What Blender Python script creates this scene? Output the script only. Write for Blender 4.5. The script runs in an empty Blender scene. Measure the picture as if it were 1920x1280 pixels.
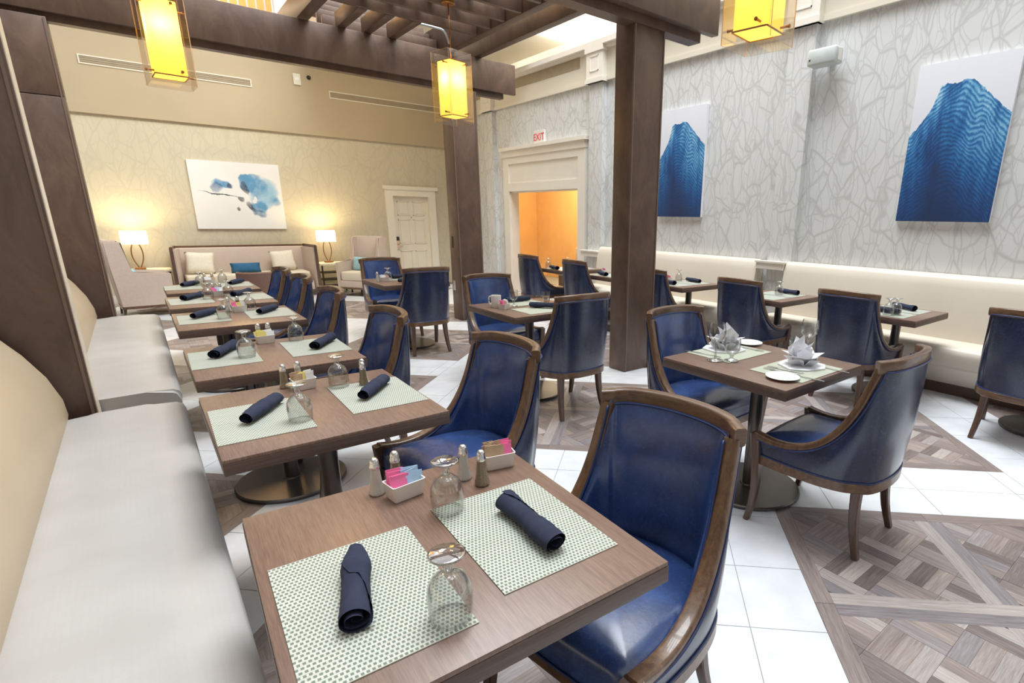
import bpy, bmesh, math, random
from math import sin, cos, pi, radians as R_
from mathutils import Vector, Matrix, noise

random.seed(7)
S = bpy.context.scene
C = S.collection

# ------------------------------------------------------------------ camera
CAM_H = 1.47
FPX, PPX, PPY = 1005.49, 1128.5, 697.83          # focal length and principal point, pixels of a 1920x1280 frame
yaw, pitch, roll = R_(40.467), R_(16.103), R_(0.996)
fw = Vector((sin(yaw)*cos(pitch), cos(yaw)*cos(pitch), -sin(pitch)))
rt = Vector((cos(yaw), -sin(yaw), 0.0))
up = rt.cross(fw)
rt2 = rt*cos(roll) + up*sin(roll)
up2 = -rt*sin(roll) + up*cos(roll)
cam = bpy.data.cameras.new('camera')
camo = bpy.data.objects.new('camera', cam)
C.objects.link(camo)
M = Matrix((rt2, up2, -fw)).transposed().to_4x4()
M.translation = Vector((0, 0, CAM_H))
camo.matrix_world = M
cam.sensor_fit = 'HORIZONTAL'
cam.sensor_width = 36.0
cam.lens = 36.0*FPX/1920.0
cam.shift_x = -(PPX-960)/1920.0
cam.shift_y = (PPY-640)/1920.0
cam.clip_start = 0.02
cam.clip_end = 100
S.camera = camo

# ------------------------------------------------------------------ light and exposure
S.view_settings.view_transform = 'Standard'
S.view_settings.look = 'None'
S.view_settings.exposure = 0.12
S.view_settings.gamma = 1.0
S.view_settings.use_curve_mapping = False
try:
    S.cycles.use_denoising = True
    S.cycles.max_bounces = 10
    S.cycles.transparent_max_bounces = 24
    S.cycles.sample_clamp_indirect = 6
    S.cycles.caustics_reflective = False
    S.cycles.caustics_refractive = False
except Exception:
    pass
W = bpy.data.worlds.new('world')
S.world = W
W.use_nodes = True
W.node_tree.nodes['Background'].inputs[0].default_value = (0.92, 0.96, 1.0, 1)
W.node_tree.nodes['Background'].inputs[1].default_value = 1.15

def area(name, loc, target, sx, sy, power, col):
    l = bpy.data.lights.new(name, 'AREA')
    l.shape = 'RECTANGLE'; l.size = sx; l.size_y = sy; l.energy = power; l.color = col
    o = bpy.data.objects.new(name, l); C.objects.link(o)
    o.location = loc
    d = Vector(target) - Vector(loc)
    o.rotation_euler = d.to_track_quat('-Z', 'Y').to_euler()
    return o
def point(name, loc, power, col, rad=0.05, parent=None):
    l = bpy.data.lights.new(name, 'POINT'); l.energy = power; l.color = col; l.shadow_soft_size = rad
    o = bpy.data.objects.new(name, l); C.objects.link(o); o.location = loc
    if parent: o.parent = parent
    return o
SKYLIGHT = area('atrium_skylight', (3.9, 3.6, 9.5), (3.6, 3.4, 0), 4.5, 6.0, 1250, (0.92, 0.97, 1.0))

# ------------------------------------------------------------------ node helpers
class NT:
    def __init__(s, name):
        s.m = bpy.data.materials.new(name); s.m.use_nodes = True
        s.t = s.m.node_tree; s.n = s.t.nodes; s.l = s.t.links
        s.b = s.n['Principled BSDF']; s.out = s.n['Material Output']
    def add(s, typ, **kw):
        n = s.n.new(typ)
        for k, v in kw.items():
            if k == 'inp':
                for a, b in v.items():
                    if hasattr(b, 'is_linked') or isinstance(b, bpy.types.NodeSocket): s.l.new(b, n.inputs[a])
                    else: n.inputs[a].default_value = b
            else: setattr(n, k, v)
        return n
    def link(s, a, b): s.l.new(a, b)
    def coord(s, which='Object', scale=(1, 1, 1), rot=(0, 0, 0), loc=(0, 0, 0)):
        tc = s.add('ShaderNodeTexCoord')
        mp = s.add('ShaderNodeMapping')
        s.link(tc.outputs[which], mp.inputs[0])
        mp.inputs['Scale'].default_value = scale; mp.inputs['Rotation'].default_value = rot; mp.inputs['Location'].default_value = loc
        return mp.outputs[0]
    def noise(s, vec, scale=5, detail=4, rough=0.5, dist=0.0):
        n = s.add('ShaderNodeTexNoise', inp={'Scale': scale, 'Detail': detail, 'Roughness': rough, 'Distortion': dist})
        if vec is not None: s.link(vec, n.inputs['Vector'])
        return n.outputs['Fac']
    def ramp(s, fac, stops, interp='LINEAR'):
        n = s.add('ShaderNodeValToRGB'); s.link(fac, n.inputs[0])
        n.color_ramp.interpolation = interp
        e = n.color_ramp.elements
        e[0].position, e[0].color = stops[0][0], c4(stops[0][1])
        e[1].position, e[1].color = stops[1][0], c4(stops[1][1])
        for p, c in stops[2:]:
            x = e.new(p); x.color = c4(c)
        return n.outputs[0]
    def mix(s, fac, a, b, typ='MIX'):
        n = s.add('ShaderNodeMix', data_type='RGBA', blend_type=typ)
        for sock, v in ((n.inputs[0], fac), (n.inputs[6], a), (n.inputs[7], b)):
            if isinstance(v, bpy.types.NodeSocket): s.link(v, sock)
            elif isinstance(v, (int, float)): sock.default_value = v
            else: sock.default_value = c4(v)
        return n.outputs[2]
    def math(s, op, a, b=None, c=None, clamp=False):
        n = s.add('ShaderNodeMath', operation=op); n.use_clamp = clamp
        for i, v in enumerate((a, b, c)):
            if v is None: continue
            if isinstance(v, bpy.types.NodeSocket): s.link(v, n.inputs[i])
            else: n.inputs[i].default_value = v
        return n.outputs[0]
    def bump(s, h, strength=0.2, dist=0.01):
        n = s.add('ShaderNodeBump', inp={'Strength': strength, 'Distance': dist}); s.link(h, n.inputs['Height'])
        s.link(n.outputs[0], s.b.inputs['Normal'])
    def base(s, v):
        if isinstance(v, bpy.types.NodeSocket): s.link(v, s.b.inputs['Base Color'])
        else: s.b.inputs['Base Color'].default_value = c4(v)
    def set(s, **kw):
        for k, v in kw.items(): s.b.inputs[k.replace('_', ' ')].default_value = v
def lin(v): return v/12.92 if v <= 0.04045 else ((v+0.055)/1.055)**2.4
def c4(c):
    if len(c) == 4: return c
    return (c[0], c[1], c[2], 1.0)
def rgb(r, g, b): return (lin(r/255), lin(g/255), lin(b/255), 1.0)

def plain(name, col, rough=0.5, metal=0.0, var=0.06, scale=8, spec=0.5, bump=0.0, bscale=200, coat=0.0):
    t = NT(name)
    n = t.noise(t.coord(), scale, 4)
    d = tuple(max(0, x*(1-var)) for x in col[:3]); u = tuple(min(1, x*(1+var)) for x in col[:3])
    t.base(t.ramp(n, [(0.3, d), (0.7, u)]))
    t.set(Roughness=rough, Metallic=metal)
    t.b.inputs['Specular IOR Level'].default_value = spec
    t.b.inputs['Coat Weight'].default_value = coat
    if bump: t.bump(t.noise(t.coord(), bscale, 3), bump, 0.002)
    return t.m

def wood(name, dark, light, scale=(1.5, 18, 18), rough=0.4, coord='Object', coat=0.0):
    t = NT(name)
    v = t.coord(coord, scale)
    n = t.noise(v, 3.0, 6, 0.62, 0.6)
    n2 = t.noise(t.coord(coord, tuple(x*5 for x in scale)), 4, 3, 0.6)
    c = t.ramp(n, [(0.30, dark), (0.72, light)])
    c = t.mix(0.25, c, t.ramp(n2, [(0.35, dark), (0.65, light)]))
    t.base(c); t.set(Roughness=rough); t.b.inputs['Coat Weight'].default_value = coat
    t.bump(n2, 0.06, 0.002)
    return t.m

# ------------------------------------------------------------------ materials
MAT = {}
def mk():
    for key_, nm_, lo_, hi_ in (('leather', 'blue_leather', rgb(26, 40, 76), rgb(58, 86, 144)), ('leather_back', 'navy_leather', rgb(25, 31, 52), rgb(40, 52, 88))):
        # blue leather
        t = NT(nm_)
        v = t.coord('Object')
        n = t.noise(v, 5, 5, 0.6, 0.4); n2 = t.noise(v, 38, 4, 0.6, 1.5)
        c = t.ramp(n, [(0.28, lo_), (0.72, hi_)])
        cr = t.add('ShaderNodeTexVoronoi', feature='DISTANCE_TO_EDGE', inp={'Scale': 14.0})
        dv = t.add('ShaderNodeVectorMath', operation='ADD'); t.link(v, dv.inputs[0])
        nz = t.add('ShaderNodeTexNoise', inp={'Scale': 9.0}); t.link(v, nz.inputs['Vector'])
        t.link(nz.outputs['Color'], dv.inputs[1]); t.link(dv.outputs[0], cr.inputs['Vector'])
        crk = t.ramp(cr.outputs['Distance'], [(0.0, (1, 1, 1)), (0.03, (0, 0, 0))])
        c = t.mix(t.math('MULTIPLY', crk, t.math('MULTIPLY', n2, 0.35)), c, rgb(110, 140, 195))
        t.base(c); t.set(Roughness=0.26); t.b.inputs['Specular IOR Level'].default_value = 0.6; t.b.inputs['Coat Weight'].default_value = 0.35; t.b.inputs['Coat Roughness'].default_value = 0.16
        t.bump(n2, 0.10, 0.003)
        MAT[key_] = t.m

    MAT['piping'] = plain('blue_piping', rgb(36, 56, 106), 0.3)
    MAT['walnut'] = wood('walnut', rgb(66, 42, 28), rgb(128, 96, 68), (14, 14, 1.6), 0.32, coat=0.3)
    MAT['walnut_x'] = wood('walnut_rail', rgb(66, 42, 28), rgb(130, 98, 70), (1.6, 14, 14), 0.32, coat=0.3)
    MAT['walnut_leg'] = wood('walnut_leg', rgb(64, 44, 36), rgb(116, 90, 76), (14, 14, 1.4), 0.35, coat=0.2)
    # table laminate
    t = NT('table_laminate')
    v = t.coord('Object', (26, 1.6, 6))
    n = t.noise(v, 4, 6, 0.65, 0.3); n2 = t.noise(t.coord('Object', (110, 5, 20)), 4, 3)
    c = t.ramp(n, [(0.25, rgb(104, 79, 66)), (0.75, rgb(138, 111, 96))])
    c = t.mix(0.3, c, t.ramp(n2, [(0.35, rgb(104, 78, 66)), (0.65, rgb(156, 128, 112))]))
    t.base(c); t.set(Roughness=0.34); t.bump(n2, 0.03, 0.001)
    MAT['laminate'] = t.m
    MAT['edge'] = wood('table_edge', rgb(72, 54, 46), rgb(106, 85, 75), (1.6, 14, 60), 0.45)
    # posts
    t = NT('bronze_panel')
    v = t.coord('Object', (1, 1, 0.5))
    n = t.noise(v, 4, 6, 0.7, 0.6); n2 = t.noise(t.coord('Object', (3, 3, 40)), 4, 3)
    c = t.ramp(n, [(0.25, rgb(72, 55, 46)), (0.75, rgb(116, 92, 77))])
    t.base(c); t.set(Roughness=0.42, Metallic=0.15)
    MAT['bronze'] = t.m
    MAT['bronze_light'] = plain('bronze_underside', rgb(118, 98, 84), 0.5)
    MAT['steel'] = plain('dark_steel', rgb(104, 98, 94), 0.33, 0.7, 0.1, 6)
    MAT['chrome'] = plain('brushed_chrome', (0.82, 0.8, 0.78), 0.22, 1.0)
    MAT['brass'] = plain('bronze_brass', rgb(168, 116, 66), 0.35, 0.8)
    # glass: thin clear wall, no dark shadows
    def glass(name, tint, edge=0.9, floor_=0.05, pw=2.0):
        t = NT(name)
        tr = t.add('ShaderNodeBsdfTransparent'); tr.inputs[0].default_value = c4(tint)
        gl = t.add('ShaderNodeBsdfGlossy'); gl.inputs['Roughness'].default_value = 0.03
        lw = t.add('ShaderNodeLayerWeight'); lw.inputs['Blend'].default_value = 0.5
        f = t.math('ADD', t.math('MULTIPLY', t.math('POWER', lw.outputs['Facing'], pw), edge*0.75), floor_, clamp=True)
        ms = t.add('ShaderNodeMixShader'); t.link(f, ms.inputs[0]); t.link(tr.outputs[0], ms.inputs[1]); t.link(gl.outputs[0], ms.inputs[2])
        t.link(ms.outputs[0], t.out.inputs[0])
        return t.m
    MAT['glass'] = glass('clear_glass', (0.92, 0.925, 0.92))
    MAT['glass_solid'] = glass('solid_glass', (0.88, 0.885, 0.88), 1.0, 0.16, 1.2)
    MAT['pane_edge'] = plain('polished_glass_edge', rgb(236, 190, 150), 0.15)
    MAT['pane'] = glass('lamp_pane_glass', (0.97, 0.94, 0.90), 0.6)
    # napkins
    MAT['navy'] = plain('navy_cotton', rgb(50, 55, 74), 0.85, 0, 0.12, 30, 0.2, 0.35, 700)
    MAT['white_linen'] = plain('white_linen', rgb(240, 240, 244), 0.8, 0, 0.02, 20, 0.2)
    t = NT('sheer_white_linen')
    t.base(rgb(246, 246, 250)); t.set(Roughness=0.8)
    tl = t.add('ShaderNodeBsdfTranslucent'); tl.inputs[0].default_value = rgb(246, 246, 250)
    ms = t.add('ShaderNodeMixShader'); ms.inputs[0].default_value = 0.12; t.link(t.b.outputs[0], ms.inputs[1]); t.link(tl.outputs[0], ms.inputs[2]); t.link(ms.outputs[0], t.out.inputs[0])
    MAT['linen_fold'] = t.m
    MAT['china'] = plain('white_china', rgb(240, 238, 234), 0.18, 0, 0.02)
    MAT['salt'] = plain('salt', rgb(236, 232, 226), 0.6, 0, 0.03)
    MAT['pepper'] = plain('pepper', rgb(150, 128, 100), 0.7, 0, 0.25, 300)
    MAT['p_pink'] = plain('pink_paper', rgb(246, 120, 170), 0.6)
    MAT['p_blue'] = plain('pale_blue_paper', rgb(176, 206, 232), 0.6, 0, 0.15, 60)
    MAT['p_tan'] = plain('tan_paper', rgb(190, 160, 130), 0.6, 0, 0.12, 60)
    MAT['p_yellow'] = plain('yellow_paper', rgb(236, 220, 130), 0.6)
    MAT['p_white'] = plain('white_paper', rgb(240, 238, 236), 0.6)
    # placemat weave, by UV in metres
    t = NT('woven_vinyl')
    tc = t.add('ShaderNodeUVMap'); sx = t.add('ShaderNodeSeparateXYZ'); t.link(tc.outputs[0], sx.inputs[0])
    u = t.math('MULTIPLY', sx.outputs[0], 112.0); w = t.math('MULTIPLY', sx.outputs[1], 100.0)
    row = t.math('FLOOR', w)
    odd = t.math('MULTIPLY', t.math('MODULO', row, 2.0), 0.5)
    fu = t.math('FRACT', t.math('ADD', u, odd)); fv = t.math('FRACT', w)
    a = t.math('LESS_THAN', t.math('ABSOLUTE', t.math('SUBTRACT', fu, 0.5)), 0.30)
    b = t.math('LESS_THAN', t.math('ABSOLUTE', t.math('SUBTRACT', fv, 0.5)), 0.30)
    dot = t.math('MULTIPLY', a, b)
    nn = t.noise(t.coord('UV', (3, 160, 1)), 3, 3)
    strand = t.ramp(nn, [(0.3, rgb(180, 183, 168)), (0.7, rgb(212, 213, 203))])
    t.base(t.mix(dot, strand, rgb(112, 122, 110))); t.set(Roughness=0.55)
    t.bump(t.math('SUBTRACT', 1.0, dot), 0.4, 0.002)
    MAT['mat'] = t.m
    MAT['mat_sage'] = wood('sage_mat', rgb(164, 170, 150), rgb(202, 206, 190), (4, 90, 4), 0.55)
    # upholstery
    t = NT('seat_vinyl')
    v = t.coord('Object'); sp = t.add('ShaderNodeSeparateXYZ'); t.link(v, sp.inputs[0])
    f1 = t.math('ABSOLUTE', t.math('SUBTRACT', t.math('FRACT', t.math('MULTIPLY', sp.outputs[0], 62)), 0.5))
    f2 = t.math('ABSOLUTE', t.math('SUBTRACT', t.math('FRACT', t.math('MULTIPLY', sp.outputs[1], 62)), 0.5))
    g = t.math('MULTIPLY', f1, f2)
    n = t.noise(v, 3, 4)
    c = t.ramp(n, [(0.3, rgb(176, 172, 168)), (0.7, rgb(190, 187, 184))])
    c = t.mix(t.math('MULTIPLY', t.ramp(g, [(0.02, (1, 1, 1)), (0.08, (0, 0, 0))]), 0.16), c, rgb(178, 172, 166))
    t.base(c); t.set(Roughness=0.42); t.bump(g, 0.12, 0.002)
    MAT['seat_vinyl'] = t.m
    MAT['back_vinyl'] = plain('cream_vinyl', rgb(196, 176, 148), 0.40, 0, 0.04, 2)
    MAT['bench_vinyl'] = plain('ivory_vinyl', rgb(226, 216, 200), 0.42, 0, 0.03, 2)
    MAT['kick'] = plain('brown_kickboard', rgb(96, 76, 64), 0.5)
    MAT['lounge'] = plain('taupe_fabric', rgb(208, 190, 176), 0.85, 0, 0.05, 60, 0.2, 0.2, 500)
    MAT['lounge_seat'] = plain('cream_fabric', rgb(226, 214, 192), 0.8, 0, 0.04, 60, 0.2)
    MAT['stool'] = plain('mauve_brown_fabric', rgb(132, 104, 94), 0.8, 0, 0.06, 60, 0.2)
    MAT['pillow'] = plain('cream_pillow', rgb(232, 224, 206), 0.85, 0, 0.04, 40, 0.2)
    MAT['teal'] = plain('teal_velvet', rgb(34, 96, 136), 0.7, 0, 0.15, 20)
    MAT['pale_teal'] = plain('pale_blue_pillow', rgb(160, 200, 214), 0.8, 0, 0.2, 30)
    MAT['trim'] = plain('white_trim_paint', rgb(236, 230, 218), 0.4, 0, 0.02, 3)
    MAT['door'] = plain('cream_door_paint', rgb(238, 230, 210), 0.4, 0, 0.02, 3)
    MAT['frieze'] = plain('cream_frieze_paint', rgb(226, 218, 200), 0.6, 0, 0.02, 3)
    MAT['bulkhead'] = plain('beige_bulkhead_paint', rgb(186, 169, 140), 0.7, 0, 0.03, 2)
    MAT['upper'] = plain('upper_wall_paint', rgb(244, 240, 226), 0.7, 0, 0.02, 2)
    MAT['shade_wall'] = plain('grey_unseen_wall', rgb(122, 116, 110), 0.7, 0, 0.03, 2)  # unseen walls only, tone chosen for contrast in reflections
    MAT['trim_light'] = plain('pale_post_side', rgb(238, 224, 202), 0.35)
    MAT['grille'] = plain('beige_grille', rgb(168, 152, 126), 0.6)
    MAT['orange'] = plain('ochre_wallcovering', rgb(232, 184, 118), 0.7, 0, 0.05, 4)
    MAT['galv'] = plain('galvanised_pipe', rgb(200, 204, 212), 0.3, 0.9)
    MAT['stone'] = plain('stone_top', rgb(236, 224, 196), 0.35)
    MAT['iron'] = plain('black_iron', rgb(52, 44, 40), 0.5, 0.4)
    MAT['plate_w'] = plain('white_plastic', rgb(236, 232, 224), 0.45)
    MAT['speaker'] = plain('pale_grey_plastic', rgb(196, 202, 200), 0.5)
    MAT['red'] = plain('red_letters', rgb(224, 70, 76), 0.5)
    MAT['grout'] = plain('grey_grout', rgb(168, 172, 176), 0.8)
    # wallpaper
    def wallpaper(name, ground, line, sc, stretch, amt):
        t = NT(name)
        v = t.coord('Object', stretch)
        nz = t.add('ShaderNodeTexNoise', inp={'Scale': 2.6, 'Detail': 2.0}); t.link(v, nz.inputs['Vector'])
        ad = t.add('ShaderNodeVectorMath', operation='MULTIPLY_ADD'); t.link(nz.outputs['Color'], ad.inputs[0]); ad.inputs[1].default_value = (0.16, 0.16, 0.16); t.link(v, ad.inputs[2])
        tot = None
        for k, (s_, w_, a_) in enumerate(((sc, 0.040, 0.45), (sc*1.25, 0.036, -0.5), (sc*0.8, 0.030, 0.05), (sc*1.6, 0.034, 1.2))):
            vo = t.add('ShaderNodeTexVoronoi', feature='DISTANCE_TO_EDGE', inp={'Scale': s_, 'Randomness': 1.0})
            mp = t.add('ShaderNodeMapping'); mp.inputs['Location'].default_value = (k*3.1, k*1.7, k*2.3)
            mp.inputs['Rotation'].default_value = (a_, a_, 0); mp.inputs['Scale'].default_value = (1, 1, 0.36)
            t.link(ad.outputs[0], mp.inputs[0]); t.link(mp.outputs[0], vo.inputs['Vector'])
            m_ = t.ramp(vo.outputs['Distance'], [(w_*0.15, (1, 1, 1)), (w_, (0, 0, 0))])
            m_ = t.math('MULTIPLY', m_, (1.0, 0.8, 0.9, 0.6)[k])
            tot = m_ if tot is None else t.math('MAXIMUM', tot, m_)
        n = t.noise(t.coord(), 1.2, 3)
        g2 = tuple(x*0.94 for x in ground[:3])
        c = t.mix(t.math('MULTIPLY', tot, amt), t.ramp(n, [(0.3, g2), (0.7, ground)]), line)
        t.base(c); t.set(Roughness=0.55)
        return t.m
    MAT['paper_right'] = wallpaper('silver_branch_wallpaper', rgb(222, 223, 222), rgb(168, 168, 165), 5.0, (1, 1, 1), 0.48)
    MAT['paper_back'] = wallpaper('sage_branch_wallpaper', rgb(210, 199, 172), rgb(186, 176, 152), 4.2, (1, 1, 1), 0.42)
    # floor
    t = NT('white_tile')
    n = t.noise(t.coord('Object'), 6, 4)
    t.base(t.ramp(n, [(0.3, rgb(222, 225, 230)), (0.7, rgb(238, 240, 244))])); t.set(Roughness=0.28)
    MAT['tile'] = t.m
    t = NT('parquet_oak')
    uv = t.coord('UV', (3.2, 60, 1))
    n = t.noise(uv, 1.6, 5, 0.65, 0.4); n2 = t.noise(t.coord('UV', (8, 240, 1)), 2, 3)
    at = t.add('ShaderNodeAttribute', attribute_name='tone')
    tone = t.ramp(at.outputs['Fac'], [(0.0, rgb(116, 105, 103)), (0.35, rgb(146, 133, 129)), (0.6, rgb(164, 150, 144)), (0.85, rgb(136, 130, 134)), (1.0, rgb(188, 178, 172))])
    c = t.mix(0.5, tone, t.ramp(n, [(0.3, (0.10, 0.08, 0.07)), (0.7, (0.9, 0.88, 0.86))]), 'SOFT_LIGHT')
    c = t.mix(0.35, c, t.ramp(n2, [(0.35, (0.2, 0.2, 0.2)), (0.65, (0.8, 0.8, 0.8))]), 'SOFT_LIGHT')
    t.base(c); t.set(Roughness=0.38)
    MAT['parquet'] = t.m
    # lamp shades
    def shade(name, col, strength, trans):
        t = NT(name)
        em = t.add('ShaderNodeEmission'); em.inputs[0].default_value = c4(col); em.inputs[1].default_value = strength
        tl = t.add('ShaderNodeBsdfTranslucent'); tl.inputs[0].default_value = c4(trans)
        a = t.add('ShaderNodeAddShader'); t.link(em.outputs[0], a.inputs[0]); t.link(tl.outputs[0], a.inputs[1])
        t.link(a.outputs[0], t.out.inputs[0])
        return t.m
    MAT['amber'] = shade('amber_shade', (1.0, 0.66, 0.08), 0.62, (0.95, 0.78, 0.30))
    MAT['lit_linen'] = shade('lit_linen_shade', (1.0, 0.86, 0.60), 2.2, (0.9, 0.8, 0.6))
mk()

# ------------------------------------------------------------------ mesh helpers
def finish(bm, name, mat, parent=None, smooth=False, auto=None):
    bmesh.ops.recalc_face_normals(bm, faces=bm.faces[:])
    me = bpy.data.meshes.new(name); bm.to_mesh(me); bm.free()
    if smooth:
        me.polygons.foreach_set('use_smooth', [True]*len(me.polygons))
        if auto is not None: me.set_sharp_from_angle(angle=R_(auto))
    mats = mat if isinstance(mat, (list, tuple)) else [mat]
    for m in mats: me.materials.append(m if not isinstance(m, str) else MAT[m])
    o = bpy.data.objects.new(name, me); C.objects.link(o)
    if parent is not None: o.parent = parent
    return o
def box(bm, x0, y0, z0, x1, y1, z1, bev=0.0, mi=0):
    vs = [bm.verts.new(p) for p in ((x0,y0,z0),(x1,y0,z0),(x1,y1,z0),(x0,y1,z0),(x0,y0,z1),(x1,y0,z1),(x1,y1,z1),(x0,y1,z1))]
    fs = [bm.faces.new([vs[i] for i in q]) for q in ((0,3,2,1),(4,5,6,7),(0,1,5,4),(1,2,6,5),(2,3,7,6),(3,0,4,7))]
    for f in fs: f.material_index = mi
    if bev > 0:
        es = list({e for f in fs for e in f.edges})
        bmesh.ops.bevel(bm, geom=es, offset=bev, segments=2, affect='EDGES', profile=0.5)
    return fs
def obox(name, mat, x0, y0, z0, x1, y1, z1, parent=None, bev=0.0):
    bm = bmesh.new(); box(bm, min(x0,x1), min(y0,y1), min(z0,z1), max(x0,x1), max(y0,y1), max(z0,z1), bev)
    return finish(bm, name, mat, parent, bev > 0, 40)
def lathe(bm, prof, n=24, cx=0, cy=0, z0=0, closed=False):
    rings = []
    for r, z in prof:
        if r < 1e-6: rings.append([bm.verts.new((cx, cy, z0+z))])
        else: rings.append([bm.verts.new((cx+r*cos(2*pi*i/n), cy+r*sin(2*pi*i/n), z0+z)) for i in range(n)])
    for a, b in zip(rings, rings[1:]):
        for i in range(n):
            j = (i+1) % n
            if len(a) == 1 and len(b) == 1: continue
            if len(a) == 1: bm.faces.new((a[0], b[i], b[j]))
            elif len(b) == 1: bm.faces.new((a[i], a[j], b[0]))
            else: bm.faces.new((a[i], a[j], b[j], b[i]))
def sweep(bm, pts, prof, wref=None, closed=False, cap=True, scale=None):
    """prof: list of (a,b); a along width axis W, b along T x W.  wref: function(i)->width axis hint"""
    P = [Vector(p) for p in pts]; n = len(P); rings = []
    for i, p in enumerate(P):
        if closed: t = P[(i+1) % n]-P[i-1]
        else: t = P[min(i+1, n-1)]-P[max(i-1, 0)]
        t.normalize()
        w = Vector(wref(i) if callable(wref) else (wref or (0, 0, 1)))
        w = (w - t*w.dot(t))
        if w.length < 1e-5: w = Vector((1, 0, 0)) - t*t.x
        w.normalize(); b = t.cross(w)
        s = scale[i] if scale else 1.0
        rings.append([bm.verts.new(p + w*(a*s) + b*(c*s)) for a, c in prof])
    m = len(prof)
    rng = range(n if closed else n-1)
    for i in rng:
        A, B = rings[i], rings[(i+1) % n]
        for k in range(m): bm.faces.new((A[k], A[(k+1) % m], B[(k+1) % m], B[k]))
    if cap and not closed:
        bm.faces.new(rings[0][::-1]); bm.faces.new(rings[-1])
def circ(r, n=8): return [(r*cos(2*pi*i/n), r*sin(2*pi*i/n)) for i in range(n)]
def rrect(w, h, r, n=3):
    out = []
    for cx, cy, a0 in ((w/2-r, h/2-r, 0), (-w/2+r, h/2-r, pi/2), (-w/2+r, -h/2+r, pi), (w/2-r, -h/2+r, 1.5*pi)):
        for i in range(n+1):
            a = a0 + pi/2*i/n; out.append((cx+r*cos(a), cy+r*sin(a)))
    return out
def prism(bm, poly, z0, z1, mi=0):
    a = [bm.verts.new((x, y, z0)) for x, y in poly]; b = [bm.verts.new((x, y, z1)) for x, y in poly]
    n = len(poly); fs = [bm.faces.new(a[::-1]), bm.faces.new(b)]
    for i in range(n): fs.append(bm.faces.new((a[i], a[(i+1) % n], b[(i+1) % n], b[i])))
    for f in fs: f.material_index = mi
    return fs
def cat(pts, n=8):
    """Catmull-Rom through points"""
    P = [Vector(p) for p in pts]; out = []
    for i in range(len(P)-1):
        p0 = P[max(i-1, 0)]; p1 = P[i]; p2 = P[i+1]; p3 = P[min(i+2, len(P)-1)]
        for k in range(n):
            t = k/n
            out.append(0.5*((2*p1)+(p2-p0)*t+(2*p0-5*p1+4*p2-p3)*t*t+(3*p1-p0-3*p2+p3)*t**3))
    out.append(P[-1]); return out
def grid(bm, rows):
    V = [[bm.verts.new(p) for p in r] for r in rows]
    for a, b in zip(V, V[1:]):
        for i in range(len(a)-1): bm.faces.new((a[i], a[i+1], b[i+1], b[i]))
    return V
def thing(name, label, category, loc=(0, 0, 0), rz=0.0, group=None):
    o = bpy.data.objects.new(name, None); C.objects.link(o); o.empty_display_size = 0.1
    o.location = loc; o.rotation_euler = (0, 0, rz)
    return tag(o, label, category, group)
def tag(o, label, category, group=None):
    o['label'] = label; o['category'] = category
    if group: o['group'] = group
    return o
def struct(o): o['kind'] = 'structure'; return o
def dup(root, loc, rz, label, group=None):
    r = root.copy(); C.objects.link(r); r.location = loc; r.rotation_euler = (0, 0, rz); r['label'] = label
    if group: r['group'] = group
    for ch in list(root.children):
        c = ch.copy(); C.objects.link(c); c.parent = r
        for g in list(ch.children):
            d = g.copy(); C.objects.link(d); d.parent = c
    return r

# ------------------------------------------------------------------ room constants
XR = 5.65      # right wall
YB = 11.6      # back wall
Q2 = math.sqrt(0.5)

# ================================================================== FLOOR
floor = struct(obox('floor', 'grout', -1.6, -1.4, -0.08, XR+2.6, YB+0.1, -0.004))
PITCH, BH = 2.09, 0.285
VC = [-0.44+PITCH*k for k in range(-3, 5)]
UC = [2.925+PITCH*k for k in range(-2, 6)]
XMIN, XMAX, YMIN, YMAX = -0.75, XR-0.02, -0.2, YB
def toxy(u, v): return ((u-v)*Q2, (u+v)*Q2)
def clip_half(poly, f):
    out = []
    for i in range(len(poly)):
        a, b = poly[i], poly[(i+1) % len(poly)]; fa, fb = f(a), f(b)
        if fa >= 0: out.append(a)
        if (fa >= 0) != (fb >= 0):
            t = fa/(fa-fb); out.append((a[0]+(b[0]-a[0])*t, a[1]+(b[1]-a[1])*t))
    return out
def clip_poly(poly, fs):
    for f in fs:
        poly = clip_half(poly, f)
        if len(poly) < 3: return []
    return poly
def parea(p): return 0.5*abs(sum(p[i][0]*p[(i+1) % len(p)][1]-p[(i+1) % len(p)][0]*p[i][1] for i in range(len(p))))
room = [lambda p: p[0]-XMIN, lambda p: XMAX-p[0], lambda p: p[1]-YMIN, lambda p: YMAX-p[1]]
tiles, planks = [], []
def inview(c):
    q = Vector((c[0], c[1], -CAM_H)); d = q.dot(fw)
    if d < 0.3: return False
    x = PPX+FPX*q.dot(rt2)/d; y = PPY-FPX*q.dot(up2)/d
    return -150 < x < 2070 and y < 1500
def shrink(poly, g):
    c = [sum(p[0] for p in poly)/len(poly), sum(p[1] for p in poly)/len(poly)]
    return [(c[0]+(p[0]-c[0])*(1-g/max(0.02, math.hypot(p[0]-c[0], p[1]-c[1]))), c[1]+(p[1]-c[1])*(1-g/max(0.02, math.hypot(p[0]-c[0], p[1]-c[1])))) for p in poly]
def add_tile(u0, u1, v0, v1):
    g = 0.0018
    poly = [toxy(u0+g, v0+g), toxy(u1-g, v0+g), toxy(u1-g, v1-g), toxy(u0+g, v1-g)]
    poly = clip_poly(poly, room)
    if len(poly) >= 3 and parea(poly) > 0.003:
        c = (sum(p[0] for p in poly)/len(poly), sum(p[1] for p in poly)/len(poly))
        tiles.append((math.hypot(*c) if inview(c) else 99+math.hypot(*c), poly))
UO = [0.0, 0.50, 0.88, 1.255, 1.68]; VO = [0.0, 0.39, 0.93, 1.49]
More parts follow.
